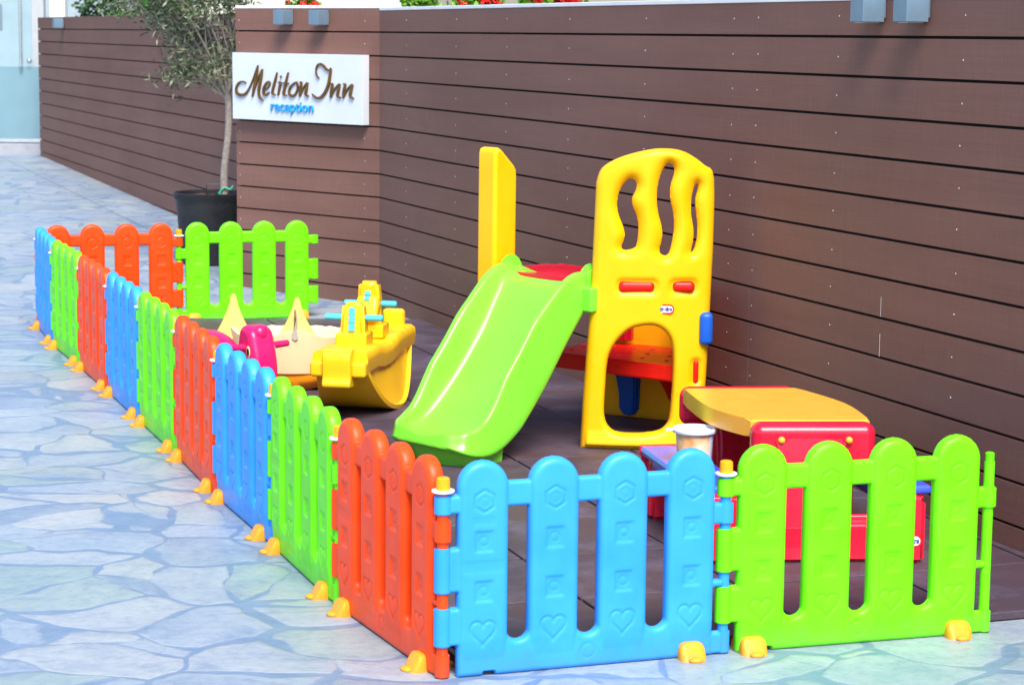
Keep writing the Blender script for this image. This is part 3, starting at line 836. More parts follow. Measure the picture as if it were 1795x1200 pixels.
def mesh_of(fn, mat, sm=35):
    bm = bmesh.new(); fn(bm); me = bpy.data.meshes.new('m'); bmesh.ops.recalc_face_normals(bm, faces=bm.faces); bm.to_mesh(me); bm.free()
    me.materials.append(mat); me.shade_smooth(); me.set_sharp_from_angle(angle=R(sm)); return me
def hinge_tube(bm, z0, z1, r=.0225):
    cyl(bm, (0, 0, z0), (0, 0, z1), r, None, 22, .003)
lug_me = [mesh_of(lambda bm, a=a, b=b: hinge_tube(bm, a, b), P['green']) for a, b in ((.425, .474), (.222, .338), (.083, .182))]
def post_fn(bm):
    cyl(bm, (0, 0, .006), (0, 0, .482), .0145, None, 18, .003)
    cyl(bm, (0, 0, .352), (0, 0, .410), .0215, None, 20, .004)
    cyl(bm, (0, 0, .002), (0, 0, .064), .019, None, 20, .004)
    cyl(bm, (0, 0, .478), (0, 0, .505), .0115, None, 16, .002)
    for k in range(4): cyl(bm, (0, 0, .482+k*.006), (0, 0, .4845+k*.006), .0128, None, 16)
post_me = mesh_of(post_fn, P['green'])
def peg_fn(bm): lathe(bm, [(0, .0), (.0175, 0), (.0175, .024), (.0165, .031), (.0125, .034), (0, .034)], 24)
peg_me = mesh_of(peg_fn, P['yellow'])
washer_me = mesh_of(lambda bm: lathe(bm, [(0, -.006), (.024, -.006), (.029, -.003), (.0295, .0), (.028, .002), (0, .002)], 28), P['white'])
def foot_fn(bm):
    def sgnp(v, e): return math.copysign(abs(v)**e, v)
    for sg in (1, -1):
        rings = []
        for k in range(8):
            ph = math.pi/2*k/7; cr_, sz_ = math.cos(ph)**.42, math.sin(ph)**.62
            ring = []
            for q in range(28):
                a = 2*math.pi*q/28
                x = .036*cr_*sgnp(math.cos(a), .5); y = .030*cr_*sgnp(math.sin(a), .5)
                z = .047*sz_
                yy = -.030+y; yy += .024*(z/.047)*(1 if y < 0 else 0)*(-y/.030)
                ring.append(bm.verts.new((x, sg*yy, z)))
            rings.append(ring)
        top_ = bm.verts.new((0, sg*-.028, .0475))
        for a, b_ in zip(rings, rings[1:-1]):
            for q in range(28): bm.faces.new((a[q], a[(q+1) % 28], b_[(q+1) % 28], b_[q]))
        for q in range(28): bm.faces.new((rings[-2][q], rings[-2][(q+1) % 28], top_))
        bmesh.ops.delete(bm, geom=rings[-1], context='VERTS')
        bmesh.ops.create_uvsphere(bm, u_segments=14, v_segments=8, radius=1, matrix=Matrix.Translation((0, -sg*.060, .006)) @ Matrix.Diagonal((.020, .015, .0085, 1)))
foot_me = mesh_of(foot_fn, P['yellow'], 75)

def fence_panel(a, b, colour, label, peg=True, feet=(.13, .875), z=0, free_post=False):
    a, b = Vector((*a, z)), Vector((*b, z)); d_ = b-a; ang = math.atan2(d_.y, d_.x)
    t_ = thing('fence_panel', label, 'fence panel', a, ang, 'plastic picket fence panels round the play yard')
    k = d_.length/PL
    o = link('panel_body', body_me, P[colour], t_); o.scale = (k, 1, 1)
    for me in lug_me: link('hinge_lug', me, P[colour], t_)
    link('hinge_post', post_me, P[colour], t_, None, (d_.length, 0, 0))
    if peg:
        p_ = link('peg', peg_me, P['yellow'], t_, None, (0, 0, .486)); link('washer', washer_me, P['white'], p_)
    for f in feet: link('foot', foot_me, P['yellow'], t_, None, (d_.length*f, 0, -.002), (0, 0, random.uniform(-.06, .06)))
    return t_
cols = ['red', 'green', 'blue', 'red', 'green', 'blue', 'red', 'green', 'blue']
labs = ['red-orange picket panel at the near corner, side on to the viewer', 'green picket panel behind the near red-orange one in the long row',
        'blue picket panel in the long row beside the yellow rocker', 'red-orange picket panel in the long row beside the magenta rocker',
        'green picket panel in the middle of the long row', 'middle blue picket panel of the long row, fourth from its far end',
        'red-orange picket panel third from the far end of the long row', 'green picket panel second from the far end of the long row',
        'blue picket panel at the far end of the long row']
for i in range(9):
    fence_panel(fence_nodes[i+1], fence_nodes[i], cols[i], labs[i])
fence_panel(fence_nodes[0], (.567, 5.657), 'blue', 'light blue picket panel facing the viewer at the near corner', True, (.87,))
fence_panel((.567, 5.657), (1.311, 5.891), 'green', 'green picket panel with free threaded post in front of the picnic table', True, (.10, .88))
fence_panel((-1.877, 12.254), fence_nodes[9], 'red', 'far red-orange picket panel across the back of the yard', True)
fence_panel((-1.139, 12.508), (-1.877, 12.254), 'green', 'far green picket panel with free hinge lugs before the plant pot', False, (.1, .9))

# =================================================================== CLIMBER
F_OUT=[(0.002,-0.005),(0.010,0.210),(0.034,0.570),(0.049,1.037),(0.070,1.092),(0.136,1.133),(0.234,1.162),(0.311,1.170),(0.388,1.157),(0.466,1.107),(0.505,1.053),(0.507,0.776),(0.497,0.441),(0.488,0.215),(0.480,-0.005)]
F_ARCH=[(0.090,0.132),(0.095,0.240),(0.100,0.340),(0.115,0.388),(0.145,0.435),(0.186,0.473),(0.233,0.486),(0.274,0.489),(0.311,0.476),(0.343,0.443),(0.358,0.385),(0.359,0.290),(0.351,0.126),(0.339,0.094),(0.303,0.064),(0.152,0.058),(0.109,0.081)]
H1=[(0.147,0.779),(0.168,0.828),(0.162,0.867),(0.137,0.922),(0.133,0.972),(0.146,1.016),(0.170,1.047),(0.189,1.051),(0.201,1.033),(0.196,1.008),(0.181,0.983),(0.183,0.950),(0.203,0.912),(0.210,0.862),(0.205,0.806),(0.198,0.787)]
H2=[(0.294,0.773),(0.310,0.819),(0.309,0.868),(0.291,0.924),(0.284,0.984),(0.291,1.051),(0.310,1.098),(0.329,1.114),(0.346,1.098),(0.343,1.068),(0.329,1.029),(0.330,0.974),(0.345,0.924),(0.349,0.863),(0.338,0.791),(0.325,0.755)]
H3=[(0.417,0.762),(0.431,0.820),(0.430,0.864),(0.418,0.919),(0.417,0.975),(0.427,1.024),(0.440,1.040),(0.441,1.013),(0.430,0.980),(0.434,0.931),(0.442,0.881),(0.442,0.831),(0.433,0.785)]
FX, FY = .27, 8.46
MZ = .024
cl = thing('climber_slide', 'yellow toddler climber with wavy window slots and lime green slide', 'climbing frame', (FX, FY, MZ))
def chaikin(p, n=2):
    for _ in range(n):
        q = []
        for i in range(len(p)):
            a, b_ = np.array(p[i]), np.array(p[(i+1) % len(p)]); q += [tuple(a*.75+b_*.25), tuple(a*.25+b_*.75)]
        p = q
    return p
def bendF(x):   # gentle bulge towards the viewer, right edge turning away
    u = (x-.25)/.25
    return (-.03*(1-u*u)+.02*max(0, u), x)
def smooth_out():
    top_ = [F_OUT[i] for i in range(3, 12)]
    c_ = [tuple(p) for p in catmull(top_, 4)]
    return F_OUT[:3]+c_+F_OUT[12:]
def tower_mesh():
    st = .005
    xs = np.arange(-.01, .52, st); zs = np.arange(-.012, 1.185, st); X, Z = np.meshgrid(xs, zs, indexing='ij')
    out = smooth_out()
    D = sd_poly(X, Z, out)
    # round the outline a bit
    D = np.where(D < .0, D, D)
    arch = sd_poly(X, Z, chaikin(F_ARCH)); hs = [sd_poly(X, Z, chaikin(q))+e_ for q, e_ in zip((H1, H2, H3), (.005, .004, .002))]
    h = rnd(D, .040, .030, .25)
    holes = np.maximum.reduce([arch]+hs)
    lip = rnd(-arch, .040, .022, .3)
    h = np.minimum(h, np.where(arch < 0, lip, h))
    for q in hs: h = np.minimum(h, np.where(q < 0, rnd(-q, .040, .035, .25), h))
    # raised slats between the slots, recessed window field
    fld = sd_poly(X, Z, [(.06, .76), (.06, 1.03), (.16, 1.10), (.31, 1.14), (.44, 1.09), (.48, 1.03), (.48, .76)])
    near = np.minimum.reduce([-q for q in hs])
    h = h-.007*(1/(1+np.exp(-np.clip(fld/.012, -30, 30))))*np.exp(-(np.maximum(near-.004, 0)/.03)**2)
    # recess ring for the two red inserts and a foot flare
    for x0, x1 in ((.139, .280), (.343, .435)):
        q = sd_box(X, Z, x0-.006, x1+.012, .608, .668, .024); h = h-.010/(1+np.exp(-np.clip(q/.004, -30, 30)))
    q = sd_box(X, Z, .428, .466, .255, .355, .018); h = h-.012/(1+np.exp(-np.clip(q/.004, -30, 30)))
    h = h+.012*np.clip((.075-Z)/.05, 0, 1)*(D > .02)
    D = np.minimum(D, -holes)
    h = np.where(D > 0, np.maximum(h, .010), .010)
    return plate_mesh('side_panel', xs, zs, D, h, h*.8+.004, bendF)
me = tower_mesh(); link('side_panel', me, P['tower'], cl)
def insert(x0, x1, z0, z1, mat, name, proud=.036, th=.03):
    bm = bmesh.new(); yo = (bendF(x0)[0]+bendF(x1)[0])/2
    box(bm, ((x0+x1)/2, yo-proud+th/2, (z0+z1)/2), (x1-x0, th, z1-z0), min(x1-x0, z1-z0)*.42, 4)
    return obj(name, bm, mat, cl, 60)
insert(.139, .280, .615, .661, P['brightred'], 'hand_insert', .043)
insert(.345, .435, .617, .661, P['brightred'], 'hand_insert', .047)
insert(.436, .458, .262, .348, P['brightred'], 'hand_insert', .040)
# blue grip wrapping the right edge
bm = bmesh.new(); box(bm, (.483, -.005, .475), (.052, .10, .128), .02, 4); obj('edge_grip', bm, P['royal'], cl, 60)
# logo sticker
def logo(parent, loc, rot, w_, h_):
    def pill(wd, hh, th):
        bm = bmesh.new(); r_ = hh/2; pts = []
        for sx_, a0 in ((1, -90), (-1, 90)):
            for k in range(9): a = R(a0+180*k/8); pts.append((sx_*(wd/2-r_)+r_*math.cos(a), r_*math.sin(a)))
        prism(bm, pts, 0, th); return bm
    o1 = obj('sticker', pill(w_, h_, .0010), P['brightred'], parent, None, loc, rot)
    o2 = obj('sticker_face', pill(w_*.86, h_*.70, .0016), P['signwhite'], o1, None)
    me = text_mesh('little tikes', h_*.50, .0002, .0010)
    c_ = np.array([v.co[:] for v in me.vertices]); k = w_*.74/(c_[:, 0].max()-c_[:, 0].min())
    o3 = link('sticker_lettering', me, P['navy'], o1, None, (0, 0, .0020)); o3.scale = (k, 1, 1)
logo(cl, (.320, bendF(.32)[0]-.0405, .553), (R(90), 0, 0), .072, .038)
# tower frame vectors
A_ = Vector((.73, .68, 0)).normalized(); Lt = Vector((.68, -.73, 0)).normalized()
T0 = Vector((.15-FX, 8.64-FY, 0))                       # local to climber root
MT = Matrix((( A_.x, Lt.x, 0, T0.x), (A_.y, Lt.y, 0, T0.y), (0, 0, 1, 0), (0, 0, 0, 1)))   # (a, l, z) -> local
# left upright
bm = bmesh.new()
up_prof = [(-.075, .02), (-.066, .5), (-.064, 1.06), (-.063, 1.125), (-.056, 1.143), (-.040, 1.148), (-.022, 1.140), (.044, 1.078), (.058, 1.060), (.062, 1.03), (.060, .5), (.035, .02)]
pillow(bm, up_prof, .054, .018, Matrix(((1, 0, 0, 0), (0, 0, 1, -.315), (0, 1, 0, 0), (0, 0, 0, 1))), 5)
for v in bm.verts:
    if v.co.z < .4: v.co.y -= .10*(1-v.co.z/.4)
bmesh.ops.transform(bm, matrix=MT, verts=bm.verts)
obj('upright', bm, P['tower'], cl, 60)
# deck
bm = bmesh.new()
prism(bm, [(-.03, -.33), (.30, -.34), (.34, .02), (.10, .20), (-.03, .20)], .60, .655, .008, MT)
for k in range(7):
    prism(bm, [(.03+k*.045, -.27), (.045+k*.045, -.27), (.045+k*.045, .15), (.03+k*.045, .15)], .655, .659, 0, MT)
obj('deck', bm, P['deckred'], cl)
# lower step
bm = bmesh.new()
f1 = Vector((.13-FX, 8.87-FY)); f2 = Vector((.66-FX, 8.45-FY)); b1 = Vector((.36-FX, 9.19-FY)); b2 = Vector((.72-FX, 8.98-FY))
prism(bm, [tuple(f1), tuple(f2), tuple(b2), tuple(b1)], .255, .318, .008)
for k in range(5):
    for j in range(3):
        c_ = f1.lerp(f2, .12+.19*k).lerp(b1.lerp(b2, .12+.19*k), .25+.25*j)
        cyl(bm, (c_.x, c_.y, .317), (c_.x, c_.y, .322), .011, .007, 12)
obj('step', bm, P['brightred'], cl)
# rear wall and red riser behind step
bm = bmesh.new(); w0 = Vector((.34-FX, 9.21-FY)); w1 = Vector((.68-FX, 9.025-FY)); wd = (w1-w0).normalized(); wn = Vector((-wd.y, wd.x))
prism(bm, [tuple(w0), tuple(w1), tuple(w1+wn*.06), tuple(w0+wn*.06)], 0, .60, .012)
obj('rear_wall', bm, P['tower'], cl)
bm = bmesh.new(); r0 = w0+wd*.04-wn*.06; r1 = w0+wd*.21-wn*.06
prism(bm, [tuple(r0), tuple(r1), tuple(r1+wn*.03), tuple(r0+wn*.03)], .335, .60, .004)
for k in range(4):
    q = r0.lerp(r1, .2+.22*k)-wn*.004; cyl(bm, (q.x, q.y, .34), (q.x, q.y, .6), .008, None, 8)
obj('riser', bm, P['deckred'], cl)
J=[(0.085,0.27),(0.225,0.27),(0.222,0.153),(0.219,0.045),(0.205,0.024),(0.185,0.018),(0.162,0.022),(0.146,0.044),(0.143,0.107),(0.13,.17)]
bm = bmesh.new()
prism(bm, J, 0, .035, .008, Matrix.Translation((w0.x, w0.y, .0)) @ Matrix(((wd.x, 0, wn.x*-1, 0), (wd.y, 0, wn.y*-1, 0), (0, 1, 0, 0), (0, 0, 0, 1))))
obj('blue_support', bm, P['royal'], cl, 50)
bm = bmesh.new(); tube(bm, [(.30, .30, .28), (.36, .40, .20), (.40, .48, .12)], .022, 8); obj('brace', bm, P['brightred'], cl)
# climbing side between right edge of the side panel and rear wall
bm = bmesh.new(); e0 = Vector((.485, .055)); e1 = Vector((w1.x+.05, w1.y))
ed = (e1-e0).normalized(); en = Vector((ed.y, -ed.x))
prism(bm, [tuple(e0), tuple(e1), tuple(e1-en*.04), tuple(e0-en*.04)], .12, .60, .008)
obj('climbing_wall', bm, P['brightred'], cl)

# slide -----------------------------------------------------------------------
def slide():
    # run s measured from mouth outward (negative a); (s, z_bed)
    prof = [(-.03, .640), (.03, .640), (.075, .622), (.12, .575), (.22, .455), (.33, .320), (.44, .205), (.52, .132), (.585, .098), (.665, .092), (.735, .112)]
    c = catmull([(s, z) for s, z in prof], 5)
    n = len(c)
    tot = [0]
    for i in range(1, n): tot.append(tot[-1]+np.linalg.norm(c[i]-c[i-1]))
    T = [x/tot[-1] for x in tot]
    bm = bmesh.new(); rings = []
    for i, (s, z) in enumerate(c):
        u = T[i]
        hw = np.interp(u, [0, .12, .3, .7, .88, .955, 1], [.238, .236, .230, .234, .230, .210, .150])
        bedw = np.interp(u, [0, .12, .35, .7, .9, 1], [.185, .175, .15, .165, .18, .12])
        rim = np.interp(u, [0, .06, .16, .35, .60, .74, .86, .95, 1.0], [.040, .050, .085, .115, .115, .085, .066, .042, .016])
        a = c[max(i-1, 0)]; b_ = c[min(i+1, n-1)]; t_ = (b_-a)/np.linalg.norm(b_-a); nn = np.array([-t_[1], t_[0]])
        if nn[1] < 0: nn = -nn
        def pt(l, k):           # l lateral, k offset along bed normal
            q = np.array([s, z])+nn*k; return MT @ Vector((-q[0], l+.075*max(0, q[0])/.73, q[1]))   # the chute drifts a little sideways
        sk = float(np.interp(u, [0, .15, .7, .85, 1], [.06, .085, .085, .06, .030]))
        sec = [(-hw-.004, rim-.045-.0), (-hw-.006, rim-.008), (-hw+.004, rim), (-hw+.022, rim-.001), (-hw+.034, rim-.014), (-bedw-.012, .022), (-bedw+.012, .004), (-bedw*.5, 0), (0, -.001),
               (bedw*.5, 0), (bedw-.012, .004), (bedw+.012, .022), (hw-.050, rim-.012), (hw-.038, rim), (hw-.022, rim-.001), (hw-.012, rim-.010), (hw-.008, rim-.045),
               (hw+.004, -.025), (hw+.006, -sk), (hw-.016, -sk-.004), (hw-.022, -.040), (bedw*.6, -.040), (-bedw*.6, -.040), (-hw+.022, -.040), (-hw+.016, -sk-.004), (-hw-.006, -sk), (-hw-.004, -.025)]
        rings.append([bm.verts.new(pt(l, k)) for l, k in sec])
    m_ = len(rings[0])
    for a, b_ in zip(rings, rings[1:]):
        for k in range(m_): bm.faces.new((a[k], a[(k+1) % m_], b_[(k+1) % m_], b_[k]))
    bm.faces.new(rings[0]); bm.faces.new(rings[-1])
    o = obj('slide_chute', bm, P['slide'], cl, 180)
    sm = o.modifiers.new('s', 'SUBSURF'); sm.levels = 1; sm.render_levels = 2
    # front skirt below the lip, a rounded trough end
    bm = bmesh.new()
    pts = []
    for k in range(13):
        a = -math.pi/2+math.pi*k/12
        pts.append((-(.630+.096*math.cos(a)), .070+.196*math.sin(a)))
    pts = [(-.48, -.150)]+pts+[(-.48, .258)]
    prism(bm, pts, .0, .092, .0, MT)
    for v in bm.verts:
        if v.co.z < .01:
            l_ = MT.inverted() @ v.co; l_.y = .07+(l_.y-.07)*.93; l_.x = l_.x*.965 if l_.x < -.55 else l_.x; v.co = MT @ l_
    obj('slide_foot', bm, P['slide'], cl, 50)
    # mouth ears
    for sg in (-1, 1):
        bm = bmesh.new(); pr = []
        for k in range(9):
            a = math.pi*k/8; pr.append((.005+.05*math.cos(a), .655+.055*math.sin(a)))
        pr = [(.055, .57)]+pr+[(-.045, .58)]
        M2 = MT @ Matrix(((1, 0, 0, 0), (0, 0, 1, sg*.228-.014), (0, 1, 0, 0), (0, 0, 0, 1)))
        prism(bm, pr, 0, .030, .009, M2)
        obj('slide_ear', bm, P['slide'], cl, 60)
    return o
slide()
bm = bmesh.new(); box(bm, (-.02, .262, .585), (.085, .06, .10), .012, 3, MT); obj('slide_hook', bm, P['slide'], cl, 60)
# small bits left lying on the rubber under the slide are too small to tell apart

# =================================================================== PICNIC TABLE
tb = thing('picnic_table', 'childs picnic table with amber top, crimson legs and blue benches', 'table', (.85, 7.0, MZ))
def tl(x, y): return (x-.85, y-7.0)
NLc, NRc, FLc, FRc = (.745, 6.708), (1.118, 6.73), (.581, 7.308), (.963, 7.345)
left = catmull([NLc, (.637, 6.93), FLc], 5); right = catmull([FRc, (1.085, 7.04), NRc], 5)
top = [tl(*p) for p in left]+[tl(*p) for p in right]
bm = bmesh.new(); prism(bm, top, .365, .421, .006, None, 3)
obj('tabletop', bm, P['amber'], tb, 40)
bm = bmesh.new()
inner = [(x*.93, y*.95) for x, y in top]
# end caps
def endcap(p, q, out, nm, h0, h1, th, ov):
    p = Vector(p); q = Vector(q); d_ = (q-p); L_ = d_.length; d_.normalize(); n_ = Vector((d_.y, -d_.x))*out
    bm = bmesh.new()
    c_ = (p+q)/2+n_*th*.5
    M = Matrix.Translation((c_.x, c_.y, (h0+h1)/2)) @ Matrix.Rotation(math.atan2(d_.y, d_.x), 4, 'Z')
    box(bm, (0, 0, 0), (L_+ov, th, h1-h0), .034, 6, M)
    o = obj(nm, bm, P['crimson'], tb, 60)
    return c_, d_, n_
cN, dN, nN = endcap(tl(*NLc), tl(*NRc), 1, 'end_cap', .285, .4215, .085, .014)
cF, dF, nF = endcap(tl(*FLc), tl(*FRc), -1, 'end_cap', .29, .4215, .06, .014)
for k in (-.105, .105):
    q = cN+dN*k+nN*.043
    bm = bmesh.new(); M = Matrix.Translation((q.x, q.y, .372)) @ Matrix.Rotation(math.atan2(dN.y, dN.x), 4, 'Z') @ Matrix.Rotation(R(90), 4, 'X')
    bmesh.ops.create_cone(bm, cap_ends=True, segments=20, radius1=.021, radius2=.019, depth=.006, matrix=M)
    obj('bolt_seat', bm, P['crimson'], tb, 40)
    bm = bmesh.new(); q2 = q+nN*.004
    bmesh.ops.create_uvsphere(bm, u_segments=16, v_segments=10, radius=.0115, matrix=Matrix.Translation((q2.x, q2.y, .372)))
    obj('bolt', bm, P['amber'], tb, 180)
# end frames: central leg panel, low bar, foot blocks
def frame(c_, d_, n_, inset, off, nm='leg_frame'):
    base = c_-n_*inset+d_*off; ang = math.atan2(d_.y, d_.x)
    M = Matrix.Translation((base.x, base.y, 0)) @ Matrix.Rotation(ang, 4, 'Z') @ UPR
    bm = bmesh.new()
    prism(bm, [(-.12, .0), (-.105, .14), (-.10, .28), (-.13, .39), (.13, .39), (.10, .28), (.105, .14), (.12, .0)], -.04, .04, .014, M, 3)
    for v in bm.verts:
        k_ = max(0, v.co.z-.08)/.31*inset; v.co.x += n_.x*k_; v.co.y += n_.y*k_
    prism(bm, [(-.33, .0), (-.33, .125), (.33, .125), (.33, .0)], -.036, .036, .014, M, 3)
    for s_ in (-1, 1):
        x0, x1 = sorted((s_*.225, s_*.345))
        prism(bm, [(x0, .0), (x0, .205), (x0+.02, .218), (x1-.02, .218), (x1, .205), (x1, .0)], -.058, .058, .016, M, 3)
    return obj(nm, bm, P['crimson'], tb, 60), base, ang
_, bN, aN = frame(cN, dN, nN, -.075, -.012); _, bF, aF = frame(cF, dF, nF, .14, .02)
logo(tb, (bN.x+.295*math.cos(aN)+nN.x*.0585, bN.y+.295*math.sin(aN)+nN.y*.0585, .075), (R(90), 0, aN), .078, .042)
for s_ in (-1, 1):
    p = bN+dN*s_*.285; q = bF+dF*s_*.285; ax = (q-p); L_ = ax.length; ang = math.atan2(ax.y, ax.x)
    M = Matrix.Translation(((p+q).x/2, (p+q).y/2, 0)) @ Matrix.Rotation(ang, 4, 'Z')
    bm = bmesh.new(); box(bm, (0, 0, .2255), (L_+.06, .165, .030), .012, 3, M)
    box(bm, (0, 0, .196), (L_-.13, .13, .03), .008, 2, M)
    obj('bench_seat', bm, P['bench'], tb, 60)
    bm = bmesh.new(); box(bm, (L_/2+.032, 0, .2265), (.014, .17, .034), .006, 2, M); obj('bench_trim', bm, P['crimson'], tb, 60)

# tub on the bench
tub = thing('plastic_tub', 'round peach printed tub with white lid on the picnic bench', 'tub', (.590, 6.93, MZ+.2415))
bm = bmesh.new(); lathe(bm, [(0, 0), (.050, 0), (.054, .004), (.061, .096), (.060, .098), (0, .098)], 32); obj('tub_body', bm, P['tubprint'], tub)
bm = bmesh.new(); lathe(bm, [(0, .100), (.064, .098), (.071, .099), (.073, .103), (.073, .109), (.070, .113), (.064, .114), (.062, .109), (0, .108)], 40)
box(bm, (-.078, .0, .106), (.03, .03, .005), .002); obj('lid', bm, P['tubwhite'], tub)
bm = bmesh.new()
cyl(bm, (.061*math.cos(.15), .061*math.sin(-.9), .02), (.066*math.cos(.15), .066*math.sin(-.9), .092), .006, None, 6); bm.free()
bm = bmesh.new()
for a0 in (-1.1,):
    vs = []
    for k in range(8):
        a = -.75+.09*k
        for z, r_ in ((.006, .0556), (.094, .0622)): vs.append(bm.verts.new((r_*math.cos(a), r_*math.sin(a), z)))
    for k in range(7): bm.faces.new((vs[2*k], vs[2*k+2], vs[2*k+3], vs[2*k+1]))
obj('print_edge', bm, P['tubwhite'], tub)

# =================================================================== YELLOW ROCKER
YA = math.atan2(.85, .15)-math.pi/2
yr = thing('double_rocker', 'bright yellow two-seat rocker with light blue handles', 'rocking toy', (-.632, 9.36, MZ), YA)
# local: +y away (long axis), +x right
def hull():
    bm = bmesh.new(); n = 22; rings = []
    for i in range(n+1):
        y = -.43+.86*i/n; u = y/.43
        zb = .235*abs(u)**2.3; wb = .165-.062*abs(u)**1.5
        wt = .094; zt = .232
        sec = [(-wb, zb), (-wb-.004, zb+.018), (-wb+.015, zb+.022), (-wt-.005, max(zt-.05, zb+.024)), (-wt-.012, max(zt-.02, zb+.028)), (-wt, zt+.0), (-wt+.03, zt+.012), (0, zt+.014),
               (wt-.03, zt+.012), (wt, zt), (wt+.012, max(zt-.02, zb+.028)), (wt+.005, max(zt-.05, zb+.024)), (wb-.015, zb+.022), (wb+.004, zb+.018), (wb, zb), (0, zb-.0)]
        rings.append([bm.verts.new((x, y, z)) for x, z in sec])
    m_ = len(rings[0])
    for a, b_ in zip(rings, rings[1:]):
        for k in range(m_): bm.faces.new((a[k], a[(k+1) % m_], b_[(k+1) % m_], b_[k]))
    bm.faces.new(rings[0]); bm.faces.new(rings[-1]); return bm
obj('hull', hull(), P['rocker'], yr, 40)
# seat plank with ribs
bm = bmesh.new()
n = 110; rings = []
for i in range(n+1):
    y = -.44+.90*i/n
    zt = .300-.022*math.sin(math.pi*min(1, max(0, (y+.22)/.4)))+.0035*abs(math.sin(y*36))*(1 if -.10 < y < .42 else 0)
    hw = .113
    sec = [(-hw, zt-.09), (-hw-.006, zt-.04), (-hw-.002, zt-.012), (-hw+.016, zt), (0, zt+.003), (hw-.016, zt), (hw+.002, zt-.012), (hw+.006, zt-.04), (hw, zt-.09)]
    rings.append([bm.verts.new((x, y, z)) for x, z in sec])
for a, b_ in zip(rings, rings[1:]):
    for k in range(9): bm.faces.new((a[k], a[(k+1) % 9], b_[(k+1) % 9], b_[k]))
bm.faces.new(rings[0]); bm.faces.new(rings[-1]); obj('seat', bm, P['rocker'], yr, 50)
def head(y, h, wtop, lean, grips, name='post'):
    bm = bmesh.new(); z0 = .29
    box(bm, (0, y, z0+.028), (.135, .12, .06), .008, 2)
    r = bmesh.ops.create_cube(bm, size=1, matrix=Matrix.Translation((0, y, z0+h/2+.02)) @ Matrix.Diagonal((.112, .095, h, 1)))
    for v in r['verts']:
        if v.co.z > z0+h/2: v.co.x *= wtop; v.co.y = y+(v.co.y-y)*.7+lean
    bmesh.ops.bevel(bm, geom=list({e for v in r['verts'] for e in v.link_edges}), offset=.016, segments=3, affect='EDGES')
    p_ = obj(name, bm, P['rocker'], yr, 60)
    return p_
head(-.20, .165, .82, .0, True)
head(.10, .225, .78, -.03, True)
for (y, z, L_) in ((-.20, .41, .215), (.09, .435, .20)):
    for s_ in (-1, 1):
        bm = bmesh.new(); cyl(bm, (s_*.05, y, z), (s_*L_*.58, y, z), .0135, None, 14, .003); obj('grip', bm, P['aqua'], yr)
bm = bmesh.new()
for k in range(3): box(bm, (0, -.246+.004*k, .372+.034*k), (.027, .016, .030), .004, 2)
box(bm, (0, -.240, .406), (.020, .014, .10), .002); obj('ribbed_strip', bm, P['aqua'], yr)
bm = bmesh.new(); M = Matrix.Translation((0, .035, .475)) @ Matrix.Rotation(R(-30), 4, 'X')
for k in range(2): box(bm, (0, 0, -.014+.024*k), (.026, .016, .021), .004, 2, M)
obj('ribbed_strip', bm, P['aqua'], yr)
# second post nose block (slanted face)
bm = bmesh.new(); box(bm, (0, 0, 0), (.100, .07, .10), .02, 3, Matrix.Translation((0, .045, .42)) @ Matrix.Rotation(R(-25), 4, 'X')); obj('nose', bm, P['rocker'], yr, 60)
# near scroll end with foot pegs, far backrest
bm = bmesh.new()
scr = [(-.505, .155), (-.515, .175), (-.505, .20), (-.51, .27), (-.50, .30), (-.475, .312), (-.42, .308), (-.40, .29), (-.41, .16), (-.44, .150)]
pillow(bm, [tuple(q) for q in catmull(scr, 3, True)], .0605, .010, Matrix(((0, 0, 1, 0), (1, 0, 0, 0), (0, 1, 0, 0), (0, 0, 0, 1))), 4)
obj('end_scroll', bm, P['rocker'], yr, 60)
for s_ in (-1, 1):
    bm = bmesh.new(); box(bm, (s_*.088, -.455, .228), (.062, .06, .065), .014, 3); obj('foot_peg', bm, P['rocker'], yr, 60)
bm = bmesh.new(); box(bm, (.03, .41, .325), (.10, .045, .10), .018, 3); obj('backrest', bm, P['rocker'], yr, 60)

# =================================================================== MAGENTA ROCKER
mr = thing('ride_on_rocker', 'magenta rocker with round eye, red nose and stubby handles', 'rocking toy', (-1.055, 8.93, MZ), R(33))
bm = bmesh.new()
hp = [(-.055, .05), (-.072, .16), (-.068, .26), (-.045, .33), (-.02, .385), (.03, .405), (.07, .395), (.09, .35), (.105, .25), (.10, .15), (.08, .05)]
pillow(bm, [tuple(p) for p in catmull(hp, 4, True)], .058, .030, Matrix(((0, 0, 1, .0), (1, 0, 0, -.03), (0, 1, 0, 0), (0, 0, 0, 1))), 6)
hd = obj('head', bm, P['magenta'], mr, 60)
bm = bmesh.new(); bmesh.ops.create_uvsphere(bm, u_segments=20, v_segments=12, radius=.034, matrix=Matrix.Translation((0, -.04, .375)) @ Matrix.Diagonal((1, .9, 1, 1))); obj('nose', bm, P['magenta'], hd, 180)
for s_ in (-1, 1):
    bm = bmesh.new(); cyl(bm, (s_*.04, -.01, .315), (s_*.145, -.01, .322), .0155, .0135, 16, .004); obj('handle', bm, P['magenta'], mr)
    e_ = bmesh.new(); bmesh.ops.create_uvsphere(e_, u_segments=20, v_segments=10, radius=1, matrix=Matrix.Translation((s_*.0575, -.045, .300)) @ Matrix.Diagonal((.004, .017, .027, 1)))
    ey = obj('eye', e_, P['cream'], hd, 180)
    e_ = bmesh.new(); bmesh.ops.create_uvsphere(e_, u_segments=20, v_segments=10, radius=1, matrix=Matrix.Translation((s_*.0595, -.047, .300)) @ Matrix.Diagonal((.004, .011, .018, 1)))
    obj('pupil', e_, P['ink'], ey, 180)
bm = bmesh.new()
